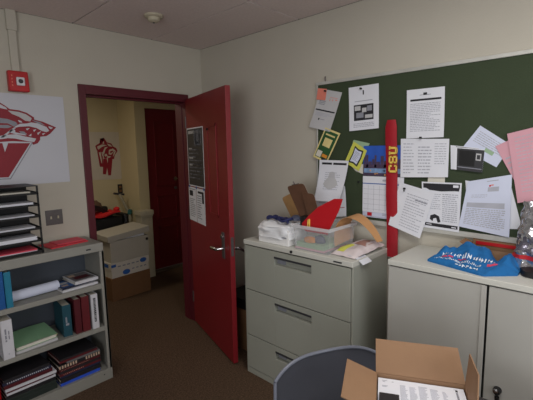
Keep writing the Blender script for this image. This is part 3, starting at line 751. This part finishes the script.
# papers right of sash
paper('table_sheet','white sheet of tables left of binder-clipped pair, right of calendar photo','paper',
      [(-1.905,1.652),(-2.178,1.644),(-2.181,1.436),(-1.911,1.426)],
      textrows(.06,.12,.30,.95,10,'ink_light',31,.3)+textrows(.38,.2,.66,.95,9,'ink_light',32,.4)+textrows(.72,.12,.95,.7,9,'ink_light',33,.3),depth=-.021,curl=bow(.006))
paper('cream_tag','small blank cream tag showing beneath the table sheet','note',
      [(-2.075,1.465),(-2.165,1.465),(-2.165,1.385),(-2.07,1.39)],[],'paper_warm',depth=-.0175)
paper('slanted_letter','white sheet slanting under black photo card, right of table sheet','paper',
      [(-2.330,1.708),(-2.475,1.605),(-2.415,1.495),(-2.245,1.590)],textrows(.1,.15,.9,.6,6,'ink_light',41,.4)+[(.5,.55,.75,.7,'green_paper')],'paper_blue',depth=-.014)
paper('photo_card','white leaflet backing peeking left of the black photo card','card',
      [(-2.188,1.610),(-2.330,1.592),(-2.320,1.480),(-2.195,1.480)],[(.2,.03,1,.08,'ink_dark')],'paper',depth=-.019)
paper('photo_card','black photo card with white left edge, right of table sheet','card',
      [(-2.205,1.600),(-2.356,1.585),(-2.350,1.465),(-2.208,1.480)],
      [(.12,.04,1,1,'dark_grey'),(.2,.12,.72,.78,'black',1),(.75,.2,.92,.5,'paper_grey',1),(.78,.26,.89,.45,'dark_grey',2),(.15,.84,.97,.88,'ink',1)],depth=-.0225)
paper('pink_sheet','pink sheet slanting behind front pink sheet at right of board','paper',
      [(-2.405,1.600),(-2.470,1.632),(-2.56,1.40),(-2.525,1.38)],textrows(.2,.3,.9,.9,6,'ink_light',51,.3),'pink_paper',depth=-.017)
paper('pink_sheet','front pink sheet pinned at right edge of view on board','paper',
      [(-2.455,1.660),(-2.668,1.712),(-2.740,1.380),(-2.520,1.322)],textrows(.12,.08,.92,.9,16,'ink_light',52,.18),'pink_paper',depth=-.0225,curl=bow(.008))
paper('bordered_flyer','white flyer with dark banner and black emblem, left of large typed letter','paper',
      [(-2.038,1.402),(-2.253,1.404),(-2.250,1.134),(-2.055,1.140)],
      [(.04,.03,.96,.13,'ink_dark'),('poly',[(.1,.12),(.95,.12),(.85,.17),(.5,.19),(.2,.17)],'ink_dark',0),(.8,.05,.93,.10,'paper',2),(.84,.1,.95,.17,'ink_dark',1),(.06,.88,.96,.95,'ink_dark'),
       ('poly',[(.2,.80),(.22,.72),(.34,.68),(.46,.72),(.5,.84),(.42,.86),(.38,.76),(.30,.78),(.28,.84)],'ink_dark',0),(.1,.905,.25,.92,'paper',1),(.8,.91,.92,.93,'paper',1)]+textrows(.2,.25,.5,.6,8,'ink_light',61,.3)+textrows(.54,.24,.93,.84,14,'ink_light',62,.45),depth=-.027)
paper('handout','tilted white handout hanging right of red sash','paper',
      [(-1.905,1.392),(-2.112,1.342),(-2.040,1.072),(-1.845,1.130)],textrows(.3,.18,.9,.95,13,'ink_light',63,.3)+[(.16,.14,.20,.17,'ink_dark'),(.55,.26,.9,.28,'ink')],depth=-.033,curl=bow(.012))
paper('letter','lower white sheet peeking right behind the large typed letter','paper',
      [(-2.272,1.420),(-2.485,1.400),(-2.545,1.190),(-2.30,1.165)],[],'paper',depth=-.014)
paper('letter','bluish typed letter with tiny red mark, large sheet at lower right of board','paper',
      [(-2.285,1.415),(-2.485,1.458),(-2.492,1.143),(-2.252,1.170)],
      textrows(.15,.30,.5,.38,3,'ink_light',70,.3)+[(.52,.13,.56,.16,'folder_red'),(.56,.125,.62,.145,'salmon'),(.46,.05,.72,.065,'ink_light'),(.5,.17,.74,.25,'ink_light')]+[(.08,.46,.88,.455+.10,'ink_light')]+textrows(.08,.58,.9,.93,10,'ink_light',71,.5),'paper_blue',depth=-.0225,curl=bow(.010))
# push pins
def pin(y,z,label,x=-.030,m='black'):
    b = MB(); b.lathe([(.0035,.004),(.0062,0),(.0035,-.004),(.0035,-.009),(.0062,-.012)],12,axis='x'); place(b,'push_pin',m,(x,y,z),label,'push pin',smooth=True)
pin(-1.38,1.985,'black push pin on salmon sticky note',-.025); pin(-1.648,1.970,'black push pin at top of black and white photo flyer',-.024)
pin(-2.035,1.655,'black push pin on top edge of table sheet',-.030); pin(-1.955,1.362,'black push pin in corner of tilted handout',-.042)
pin(-1.640,1.385,'black push pin left of calendar date page',-.022)
# red sash with gold letters
ss = thing('hanging_sash','long red sash with gold letters hanging down the board','sash',(-.034,-1.870,.935))
def sF(u,v):
    top = 1.765-.935
    y = (.035-.070*u)+(.008*(1-v))+(-.028*v*0)
    wdt = 1-.25*max(0,1-abs(v-0)*8)*0
    if v < .05: y *= .72+.28*(v/.05)
    return Vector((-.004*math.sin(u*math.pi)-.012*math.sin(v*3)*0-.003*math.sin(v*14),y-.020*v+.004,top*(1-v)))
b = MB(); b.sheet(sF,6,40,.004); b.build('ribbon','sash_red',ss,smooth=True)
def glyph(ch):
    # strokes as boxes in a unit cell (x right, y up) of an upright slab letter
    if ch == 'U': return [(.0,.85,.38,1),(.08,.22,.3,.9),(.62,.85,1,1),(.7,.22,.92,.9),(.14,.06,.86,.26),(.26,0,.74,.12)]
    if ch == 'S': return [(.18,.83,.82,1),(.06,.56,.28,.9),(.72,.68,.92,.92),(.16,.42,.84,.60),(.72,.1,.94,.46),(.18,0,.82,.17),(.08,.08,.28,.34)]
    if ch == 'C': return [(.2,.83,.84,1),(.06,.12,.3,.88),(.72,.64,.94,.92),(.2,0,.84,.17),(.74,.08,.94,.34)]
LT = MB(); ED = MB()
ch_w, ch_h = .050, .052
for k, ch in enumerate('CSU'):     # reads from below upwards, turned a quarter left
    zb = 1.452+k*.054-.935
    for gx0,gy0,gx1,gy1 in glyph(ch):
        # letter x -> +z ; letter up -> towards the left of the sash (+y)
        z0, z1 = zb+gx0*ch_w, zb+gx1*ch_w
        yc = -.0085; y0, y1 = yc-ch_h/2+gy0*ch_h, yc-ch_h/2+gy1*ch_h
        LT.box(-.0115,-.0085,y0,y1,z0,z1); ED.box(-.0100,-.0080,y0-.002,y1+.002,z0-.002,z1+.002)
LT.build('gold_letters','gold',ss); ED.build('letter_outline','gold_edge',ss)

# ------------------------------------------------------------------ things on the file cabinet
Z = FT
wbx = thing('white_carton','white carton wrapped in crumpled clear plastic at left of file cabinet top','box',(-.415,-1.105,Z))
MB().box(0,.19,-.265,0,0,.105).build('carton','carton_bright',wbx,bevel=.004)
def bagF(u,v):
    a = u*2*math.pi; cx, cy = .098, -.135
    rx, ry = .112, .152
    e = .55
    x = math.copysign(abs(math.cos(a))**e,math.cos(a)); y = math.copysign(abs(math.sin(a))**e,math.sin(a))
    if v < .55: s = 1; z = .045+v/.55*.075
    else: s = 1-((v-.55)/.45)**1.6*.97; z = .12+.022*math.sin((v-.55)/.45*1.57)
    n = noise.noise(Vector((x*2.2,y*2.2,v*4)))*.014+noise.noise(Vector((x*6,y*6,v*11)))*.006
    return Vector((cx+(rx*s+n)*x,cy+(ry*s+n)*y,z+noise.noise(Vector((x*3+5,y*3,v*3)))*.014))
b = MB()
nu, nv = 48, 18
vs = [bagF(i/nu,j/nv) for j in range(nv+1) for i in range(nu)]
b.add(vs,[(j*nu+i,j*nu+(i+1)%nu,(j+1)*nu+(i+1)%nu,(j+1)*nu+i) for j in range(nv) for i in range(nu)]+[tuple(range(nv*nu,(nv+1)*nu))])
b.build('plastic_wrap','bag_white',wbx,smooth=True)
b = MB(); b.box(-.004,.0,-.25,-.13,.05,.058,'ink'); b.build('slot','dark_grey',wbx)
ln = thing('lanyard','navy and grey coiled lanyard lying on the white carton','lanyard',(-.31,-1.255,Z+.146))
pts = [(-.06+.045*math.cos(t*.9)*(.6+.4*math.cos(t*.37)),.0-.10*math.sin(t*.5)*1.0+.01*t*0,.012+.008*math.sin(t*1.7)+.0006*t) for t in [k*.35 for k in range(60)]]
MB().tube(pts,.008,8).build('strap','navy',ln,smooth=True)
b = blob(.045,.035,.022,8); b.T = Matrix.Identity(4); o = b.build('knot','cord_grey',ln,smooth=True); o.location = (-.0,-.10,.012)
# clear bin
CB0 = (-.425,-1.418)
cb = thing('plastic_bin','clear plastic storage bin holding papers on file cabinet','bin',(CB0[0],CB0[1],Z))
bw, bd_, bh, t_ = .265, .29, .155, .003
b = MB(); i_ = .012
def wallq(p0,p1,q0,q1,nx,ny):
    b.hexa([p0,p1,(p1[0]+nx*t_,p1[1]+ny*t_,p1[2]),(p0[0]+nx*t_,p0[1]+ny*t_,p0[2])],[q0,q1,(q1[0]+nx*t_,q1[1]+ny*t_,q1[2]),(q0[0]+nx*t_,q0[1]+ny*t_,q0[2])])
wallq((i_,-i_,0),(i_,-bw+i_,0),(0,0,bh),(0,-bw,bh),1,0); wallq((bd_-i_,-i_,0),(bd_-i_,-bw+i_,0),(bd_,0,bh),(bd_,-bw,bh),-1,0)
wallq((i_,-i_,0),(bd_-i_,-i_,0),(0,0,bh),(bd_,0,bh),0,-1); wallq((i_,-bw+i_,0),(bd_-i_,-bw+i_,0),(0,-bw,bh),(bd_,-bw,bh),0,1)
b.box(i_,bd_-i_,-bw+i_,-i_,0,t_)
b.build('bin_wall','clear_plastic',cb)
b = MB(); r_ = .010
b.box(-r_,0,-bw-r_,r_,bh-.018,bh+.002); b.box(bd_,bd_+r_,-bw-r_,r_,bh-.018,bh+.002); b.box(0,bd_,0,r_,bh-.018,bh+.002); b.box(0,bd_,-bw-r_,-bw,bh-.018,bh+.002)
b.build('rim','clear_rim',cb,bevel=.003)
b = MB(); b.box(0,.24,-.215,0,0,.010)
place(b,'paper_stack','pink_paper',(-.405,-1.420,Z+.004),'pink papers lying lowest inside clear bin','papers')
b = MB(); b.box(0,.23,-.205,0,0,.030)
place(b,'paper_stack','green_paper',(-.40,-1.425,Z+.0145),'pale green papers inside clear bin','papers')
o = place(blob(.03,.045,.022,3),'tape_roll','card_orange',(-.36,-1.505,Z+.045),'small orange-brown bundle seen through the clear bin','bundle',smooth=True)
o = place(blob(.03,.04,.03,7),'dark_pouch','cord_grey',(-.34,-1.56,Z+.045),'small dark bundle seen through the clear bin','bundle',smooth=True)
# clipboards: planes facing -x, leaning
def clipboard(label, m, tl, tr, x, thick=.004, length=.32, lean=.0, clip=True, dn=None):
    """tl, tr = (y,z) of the top corners; body runs perpendicular downwards"""
    t = thing('clipboard', label, 'clipboard', (x-lean,tl[0],tl[1]-length))
    a = Vector((tr[0]-tl[0], tr[1]-tl[1])); w_ = a.length; a.normalize(); dn = Vector(dn).normalized()
    o0 = Vector((0,length))
    def Pt(s, q, d=0):    # s along top, q down
        p = o0+a*s+dn*q; return (lean*(1-q/length)*1.0+d, p.x, p.y)
    r = .018
    poly_ = [(r,0),(w_-r,0),(w_-r*.3,r*.3),(w_,r),(w_,length-r),(w_-r,length),(r,length),(0,length-r),(0,r),(r*.3,r*.3)]
    b = MB(); b.prism([Pt(s,q) for s,q in poly_],(thick,0,0)); b.build('hardboard',m,t,bevel=.0008)
    if clip:
        b = MB(); b.prism([Pt(s,q,.004) for s,q in [(w_*.3,-.006),(w_*.7,-.006),(w_*.75,.03),(w_*.25,.03)]],(.006,0,0)); b.tube([Pt(w_*.48,-.005,.004),Pt(w_*.48,-.024,.002)],.004,8); b.build('clip','steel',t)
    return t
clipboard('tan clipboard leaning leftmost behind the white carton','clip_tan',(-1.12,1.26),(-1.21,1.30),-.19,length=.27,clip=False,dn=(-.55,-.83))
clipboard('dark brown clipboard standing tallest in the clear bin','clip_brown',(-1.285,1.362),(-1.422,1.390),-.325,length=.245,dn=(-.50,-.86))
clipboard('smaller dark brown clipboard in front of the tallest clipboard','clip_brown',(-1.425,1.335),(-1.518,1.330),-.345,length=.215,clip=False,dn=(-.30,-.95))
cs = thing('camera_case','small black case with yellow strap between clipboards and red folder','case',(-.345,-1.470,Z+.150))
MB().box(-.02,.03,-.045,.045,-.02,.05).build('case_body','black',cs,bevel=.008)
b = MB(); b.tube([(-.025,-.02,-.01),(-.028,-.026,.03),(-.012,-.03,.06),(.01,-.03,.05)],.0045,8); b.tube([(-.025,-.034,-.01),(-.028,-.036,.04)],.004,8); b.build('strap','gold',cs,smooth=True)
# red folder wedge
b = MB()
b.prism([(-.045,-1.445,1.105),(-.045,-1.640,1.105),(-.045,-1.717,1.249),(-.045,-1.740,1.315),(-.045,-1.683,1.312),(-.045,-1.569,1.254),(-.045,-1.493,1.189),(-.045,-1.445,1.14)],(.002,0,0))
b.prism([(-.035,-1.46,1.09),(-.035,-1.630,1.09),(-.035,-1.70,1.249),(-.035,-1.722,1.30),(-.035,-1.67,1.295),(-.035,-1.56,1.24)],(.002,0,0))
b.box(-.0435,-.035,-1.63,-1.46,1.10,1.104)
b.v = [(x,y+1.5,z-1.1) for x,y,z in b.v]
place(b,'red_folder','folder_red',(-.325,-1.500,1.104),'bright red slanted folder sticking up from the clear bin','folder')
# manila envelope arching out of the bin
def mF(u,v):
    P0,P1,P2,P3 = Vector((-.27,-1.650,1.02)),Vector((-.26,-1.60,1.235)),Vector((-.20,-1.74,1.25)),Vector((-.19,-1.870,1.055))
    p = P0*(1-u)**3+P1*3*u*(1-u)**2+P2*3*u*u*(1-u)+P3*u**3
    wv = Vector((.15*(1-u)+.05,-.01,.02*(1-u)))
    return p+wv*(v-.2)-Vector((-.20,-1.66,1.05))
b = MB(); b.sheet(mF,24,6,.0012)
place(b,'manila_envelope','manila',(-.20,-1.66,1.05),'tan manila envelope arching out of clear bin toward the red sash','envelope',smooth=True)
# bubble mailer lying, corner overhanging
def bmF(u,v):
    c = [Vector((-.385,-1.672)),Vector((-.06,-1.715)),Vector((-.075,-1.855)),Vector((-.395,-1.835))]
    p = c[0]*(1-u)*(1-v)+c[1]*u*(1-v)+c[2]*u*v+c[3]*(1-u)*v
    ed = min(u,1-u,v,1-v); z = .006+.032*min(1,ed*5)**.5+.006*noise.noise(Vector((u*6,v*5,1)))+.02*u
    return Vector((p.x+.25,p.y+1.76,z))
b = MB(); b.sheet(bmF,22,14,-.004)
def onF(F,u0,v0,u1,v1,m,off=.0015,n=3):
    vs = [F(u0+(u1-u0)*i/n,v0+(v1-v0)*j/n)+Vector((0,0,off)) for j in range(n+1) for i in range(n+1)]
    b.add(vs,[(j*(n+1)+i,j*(n+1)+i+1,(j+1)*(n+1)+i+1,(j+1)*(n+1)+i) for j in range(n) for i in range(n)],m)
onF(bmF,.45,.08,.9,.85,'mailer_pink'); onF(bmF,.06,.15,.4,.45,'yellow_green',.002)
place(b,'bubble_mailer','mailer',(-.25,-1.76,Z),'white and pink padded mailer lying beside the clear bin','mailer',smooth=True)
b = MB(); b.sheet(lambda u,v: Vector((-.12+.10*u+.01*v,.03-.09*v,.012-.035*v*v*1.2)),6,8,.001)
for k in range(6): b.box(-.10+.012*k,-.093+.012*k,-.03,-.024,.0085,.0095,'ink_dark')
place(b,'receipt','paper',(-.27,-1.82,Z+.004),'small white slip with dark print hanging over file cabinet edge','paper')

# ------------------------------------------------------------------ things on the storage cabinet
Z = RT
sb = thing('small_box','open brown cardboard box with red inner edge behind blue shirt','box',(-.045,-2.445,Z))
b = MB(); b.box(-.09,.03,-.125,-.122,0,.065); b.box(-.09,.03,.115,.118,0,.065); b.box(-.09,-.087,-.122,.115,0,.060); b.box(.027,.03,-.122,.115,0,.085); b.box(-.09,.03,-.122,.115,0,.003)
b.build('carton','card',sb)
b = MB(); b.prism([(.028,-.12,.083),(.028,.113,.083),(.035,.10,.098),(.035,-.10,.098)],(.003,0,0)); b.prism([(-.087,.118,.062),(.027,.118,.062),(.02,.150,.078),(-.08,.150,.078)],(0,0,.003)); b.prism([(-.087,-.125,.062),(.027,-.125,.062),(.02,-.150,.070),(-.08,-.150,.070)],(0,0,.003)); b.build('flaps','card_inner',sb)
MB().box(.023,.0265,-.11,.10,.055,.072).build('red_strip','folder_red',sb)
# blue shirt, heap with a flat printed front
def shF(u,v):
    # u 0..1 left to right (y decreasing), v 0..1 front to back (x increasing)
    y = -2.205-.385*u; xf = -.315-.075*min(1,u*1.5)+.10*max(0,u-.72)/.28; xb = -.250+.03*math.sin(u*3.0)+.07*min(1,max(0,(u-.05)*3))
    x = xf+(xb-xf)*v
    env = min(1,u*7)*min(1,(1-u)*8); envv = math.sin(min(1,v*1.25)*math.pi/2)
    h_ = .012+env*(.050*envv**.9+.052*math.exp(-((u-.50)/.13)**2)*max(0,v-.35)*1.6-.022*math.exp(-((u-.74)/.09)**2)*v+.020*math.exp(-((u-.88)/.09)**2)*math.sin(v*3.14)+.030*math.exp(-((u-.30)/.14)**2)*max(0,v-.5)*2)
    h_ *= .88
    h_ += .012*math.sin(u*26+v*5)*v*env+.014*noise.noise(Vector((u*9,v*5,3)))*min(1,v*3)+.006*noise.noise(Vector((u*24,v*9,1)))*env
    if v > .9: h_ *= (1-v)/.1*.9+.1
    return Vector((x+.28,y+2.40,max(.003,h_)))
b = MB(); nu,nv = 60,26
A = [shF(i/nu,j/nv) for j in range(nv+1) for i in range(nu+1)]; Bt = [Vector((p.x,p.y,.0004)) for p in A]; wv_ = nu+1; o_ = len(A); fs = []
for j in range(nv):
    for i in range(nu):
        q = (j*wv_+i,j*wv_+i+1,(j+1)*wv_+i+1,(j+1)*wv_+i); fs += [q,tuple(o_+k for k in q[::-1])]
rim = [i for i in range(wv_)]+[j*wv_+nu for j in range(1,nv+1)]+[nv*wv_+i for i in range(nu-1,-1,-1)]+[j*wv_ for j in range(nv-1,0,-1)]
for p,q in zip(rim,rim[1:]+rim[:1]): fs.append((q,p,o_+p,o_+q))
b.add(A+Bt,fs)
rnd = random.Random(12)
def glyphs(u0,u1,v0,v1,m,n):
    n = int(n*1.5)
    for k in range(n):
        a = u0+(u1-u0)*k/n; s = (u1-u0)/n
        for q in range(3):
            c0 = a+rnd.random()*s*.5; d0 = v0+(v1-v0)*rnd.random()*.6
            if rnd.random() < .5: onF(shF,c0,v0,c0+s*.2,v1,m,.0022,2)
            else: onF(shF,c0,d0,c0+s*.45,d0+(v1-v0)*.3,m,.0022,2)
glyphs(.16,.78,.36,.46,'print_white',13); glyphs(.08,.66,.16,.23,'print_white',20); glyphs(.36,.66,.05,.11,'print_white',5)
for u0,u1 in [(.16,.30),(.36,.46),(.70,.80)]: onF(shF,u0,.28,u1,.33,'print_red',.0022)
place(b,'t_shirt','blue_cloth',(-.28,-2.40,Z),'crumpled bright blue t-shirt with white print on storage cabinet','t-shirt',smooth=True)
# mylar bag
mb_ = thing('foil_bag','shiny silver crinkled plastic bag at right on storage cabinet','bag',(-.17,-2.665,Z+.012))
def bg(u,v):
    a = u*2*math.pi; s = 1-.25*v
    t = .045*(1-v)**.5+.006
    x = math.cos(a); y = math.sin(a)
    x = math.copysign(abs(x)**.8,x)
    n = noise.noise(Vector((x*2,y*2.5,v*6)))*.016+noise.noise(Vector((x*6,y*7,v*15)))*.008
    return Vector(((t+n)*x+.03*v,(.122*s+n)*y,.305*v+noise.noise(Vector((y*4,v*2,0)))*.012*v+.006*(1-v)))
b = MB(); nu,nv = 56,30
vs = [bg(i/nu,j/nv) for j in range(nv+1) for i in range(nu)]
fs = [(j*nu+i,j*nu+(i+1)%nu,(j+1)*nu+(i+1)%nu,(j+1)*nu+i) for j in range(nv) for i in range(nu)]
b.v = [tuple(p) for p in vs]; b.f = fs+[tuple(range(nu))[::-1],tuple(range(nv*nu,(nv+1)*nu))]
b.m = [('film_red' if nv*.13 < j < nv*.2 else ('film_dark' if nv*.2 <= j < nv*.5 and noise.noise(Vector((i*.4,j*.4,0))) > -.1 else None)) for j in range(nv) for i in range(nu)]+[None,None]
b.build('bag_film','silver_film',mb_,smooth=True)
b = blob(.06,.07,.025,9); place(b,'black_pouch','black',(-.235,-2.655,Z),'black cloth pouch in front of the shiny bag','pouch',smooth=True)

# ------------------------------------------------------------------ desk, box of papers, chair
dk = thing('desk','dark-topped desk in the foreground carrying the open cardboard box','desk',(-.833,-2.33,0))
MB().box(-.75,0,-1.4,0,.712,.739).build('desktop','desk_top',dk,bevel=.003)
for x in (-.73,-.05):
    for y in (-1.37,-.04): MB().box(x,x+.03,y-.01,y+.03,0,.712).build('leg','desk_leg',dk)
A0 = Vector((-1.119,-2.351,.86)); uu = Vector((.45305,-.89149,0)); vv = Vector((-.89149,-.45305,0))
ob = thing('open_box','open brown cardboard box of printed papers on desk in foreground','box',(A0.x,A0.y,.739))
FM = Matrix(((uu.x,vv.x,0,0),(uu.y,vv.y,0,0),(0,0,1,0),(0,0,0,1)))
LB, DB, HB, t_ = .2737, .215, .121, .004
def M_(): q = MB(); q.T = FM; return q
b = M_(); b.box(0,LB,0,t_,0,HB); b.box(0,LB,DB-t_,DB,0,HB); b.box(0,t_,t_,DB-t_,0,HB); b.box(LB-t_,LB,t_,DB-t_,0,HB); b.box(0,LB,0,DB,0,.004)
b.build('carton','card',ob)
def flap(h0, o1, o2, ang, hgt, out, inset0, inset1):
    b = M_(); c, s = math.cos(ang), math.sin(ang); o = Vector(out); h = Vector(o1); g_ = Vector(o2)
    e = (g_-h).normalized(); q = o*c*hgt+Vector((0,0,s*hgt)); nrm = (o*s-Vector((0,0,c)))*-.0035
    b.prism([h,g_,g_+q-e*inset1,h+q+e*inset0],nrm); return b.build('flap','card',ob)
flap(0,(0,0,HB),(LB,0,HB),R(72),.108,(0,-1,0),-.003,.022)
flap(0,(0,.006,HB),(0,DB,HB),R(20),.102,(-1,0,0),.0,.0)
flap(0,(LB,.006,HB),(LB,.17,HB),R(85),.105,(1,0,0),-.006,.05)
flap(0,(0,DB,HB),(LB,DB,HB),R(-55),.10,(0,1,0),.0,.0)


ps = MB(); ps.T = FM
ps.box(.008,LB-.008,.010,DB-.008,.005,HB-.012)
zt = HB-.012
rnd = random.Random(5)
def ptxt(x0,x1,y0,y1,m='ink'): ps.box(x0,x1,y0,y1,zt-.0002,zt+.0004,m)
cols = [(.075,.098),(.103,.126),(.131,.158),(.165,.190),(.20,.215)]
for c0,c1 in cols:
    y = .030+.01*rnd.random()
    while y < .18: ptxt(c0,c1-rnd.random()*.008,y,y+.0022,'ink_light'); y += .0045
for c0,c1,y0 in [(.020,.036,.022),(.022,.030,.028),(.02,.038,.05),(.02,.034,.055),(.05,.056,.025),(.236,.246,.018)]: ptxt(c0,c1,y0,y0+.003,'ink_light')
ptxt(.240,.247,.022,.031,'ink_dark'); ptxt(.240,.246,.034,.075,'ink')
po = ps.build('paper_stack','paper'); po.location = (A0.x,A0.y,.739); tag(po,'stack of printed white papers filling the open cardboard box','papers')
b = MB(); b.T = FM; b.box(.012,.07,.105,.20,HB-.0112,HB-.002)
o = b.build('black_notebook','cover_dark'); o.location = (A0.x,A0.y,.739); tag(o,'dark notebook lying on the papers at near edge of open box','notebook')

ch = thing('plastic_chair','blue-grey moulded plastic chair with curved backrest beside open box','chair',(-1.20,-2.33,0),math.atan2(-.89,-.46)+R(90))
# local: chair faces -y ... seat in front (-y), back at +y
def bkF(u,v):
    a = (u-.5)*2
    hw = .245-.02*v
    ztop = .852-.05*abs(a)**3.4
    z = .50+(ztop-.50)*v
    x = hw*math.copysign(abs(a)**.9,a)
    y = .17+.045*v-.045*abs(a)**2.2
    return Vector((x,y,z))
b = MB(); b.sheet(bkF,28,16,.007); b.build('backrest','chair_plastic',ch,smooth=True,bevel=.002)
b = MB(); b.tube([bkF(i/28,1) for i in range(29)],.0065,8); b.tube([bkF(0,1-i/10) for i in range(11)],.0065,8); b.tube([bkF(1,1-i/10) for i in range(11)],.0065,8); b.build('back_rim','chair_rim_sheen',ch,smooth=True)  # edge tubes carrying the painted highlight
b = MB(); b.sheet(lambda u,v: Vector(((u-.5)*.44,-.24+.41*v,.455-.02*math.sin(u*3.14)-.01*math.sin(v*3.14)-(.03*(1-v/.15) if v<.15 else 0))),16,16,-.008); b.build('seat','chair_plastic',ch,smooth=True)
for sx in (-1,1):
    MB().tube([(sx*.20,-.20,.445),(sx*.235,-.235,0)],.011,10).build('leg','steel',ch,smooth=True)
    MB().tube([(sx*.20,.15,.445),(sx*.235,.215,0)],.011,10).build('leg','steel',ch,smooth=True)
    MB().tube([(sx*.185,.14,.43),(sx*.19,.19,.50),(sx*.19,.205,.60)],.010,10).build('back_support','steel',ch,smooth=True)

# ------------------------------------------------------------------ light
def area(name, loc, rot, sx, sy, power, col):
    L = bpy.data.lights.new(name,'AREA'); L.shape = 'RECTANGLE'; L.size = sx; L.size_y = sy; L.energy = power; L.color = col
    o = bpy.data.objects.new(name,L); C.objects.link(o); o.location = loc; o.rotation_euler = rot; return o
area('window_daylight',((WX0+WX1)/2,YB+.02,(WZ0+WZ1)/2),(R(90),0,0),WX1-WX0-.1,WZ1-WZ0-.1,24,(.95,.97,1.0))
area('side_fill',(XL+.03,-3.4,1.5),(R(90),0,R(-90)),1.8,1.2,46,(.97,.98,1.0))  # added fill light for the faces turned towards the left wall
area('hall_lamp',(-1.2,1.1,2.42),(0,0,0),.6,.3,10,(1,.88,.68))
cl = thing('ceiling_light','rectangular recessed ceiling light over the desk','ceiling light',(-1.25,-2.75,H))
b = MB(); b.box(-.31,.31,-.61,-.59,-.012,0); b.box(-.31,.31,.59,.61,-.012,0); b.box(-.31,-.29,-.59,.59,-.012,0); b.box(.29,.31,-.59,.59,-.012,0); b.build('frame','aluminium',cl)
MB().box(-.29,.29,-.59,.59,-.006,-.002).build('diffuser','lens',cl)
area('ceiling_light_lamp',(-1.25,-2.75,H-.015),(0,0,0),.56,1.16,22,(1,.97,.92))
w = bpy.data.worlds.new('World'); scn.world = w; w.use_nodes = True
w.node_tree.nodes['Background'].inputs['Color'].default_value = (.75,.85,1,1); w.node_tree.nodes['Background'].inputs['Strength'].default_value = .6

# ------------------------------------------------------------------ groups of repeats
def grp(test, g):
    for o in C.objects:
        if o.parent is None and 'label' in o and 'group' not in o and test(o): o['group'] = g
nm = lambda o: o.name.split('.')[0]
grp(lambda o: nm(o) == 'push_pin', 'push pins on the bulletin board')
grp(lambda o: nm(o) == 'book' and 'left bottom' in o['label'] or 'pale' in o['label'] and nm(o) == 'book', 'books in the left stack on the bottom shelf')
grp(lambda o: nm(o) == 'book' and o.location.z < .36, 'books on the bottom shelf')
grp(lambda o: nm(o) in ('book','ring_binder') and o.location.z < .6, 'books and binders standing on the middle shelf')
grp(lambda o: nm(o) == 'ring_binder', 'binders standing on the upper shelf')
grp(lambda o: nm(o) == 'magazine', 'books lying on upper shelf')
grp(lambda o: nm(o) == 'paper_stack' and 'tray' in o['label'] or 'compartment' in o['label'], 'papers in the letter tray')
grp(lambda o: nm(o) == 'clipboard', 'clipboards by the clear bin')
grp(lambda o: nm(o) == 'notice_sheet', 'notices on the open red door')
grp(lambda o: nm(o) in ('memo','flyer','letter','sketch_sheet','backing_sheet','table_sheet','handout','bordered_flyer','slanted_letter','pink_sheet','photo_card','cream_tag','cream_note','torn_paper','yellow_note','pamphlet_card'), 'papers pinned to the bulletin board')
grp(lambda o: nm(o) in ('cardboard_box','paper_carton','file_box'), 'boxes stacked in the hallway')

# ------------------------------------------------------------------ camera
yaw, pit, rol = R(43.6222), R(-7.6556), R(-1.0815)
fw = Vector((math.cos(yaw)*math.cos(pit), math.sin(yaw)*math.cos(pit), math.sin(pit)))
rt = Vector((math.sin(yaw),-math.cos(yaw),0)); up = rt.cross(fw)
r2 = rt*math.cos(rol)+up*math.sin(rol); u2 = -rt*math.sin(rol)+up*math.cos(rol)
cd = bpy.data.cameras.new('camera'); cam = bpy.data.objects.new('camera',cd); C.objects.link(cam)
cd.sensor_width = 36; cd.lens = 36*388.83/533; cd.clip_start = .02
Mx = Matrix((r2,u2,-fw)).transposed().to_4x4(); Mx.translation = (-2.2488,-2.9338,1.6153)
cam.matrix_world = Mx
scn.camera = cam
scn.view_settings.view_transform = 'Standard'; scn.view_settings.look = 'None'
scn.view_settings.gamma = 1; scn.view_settings.use_curve_mapping = False
scn.view_settings.exposure = -.2
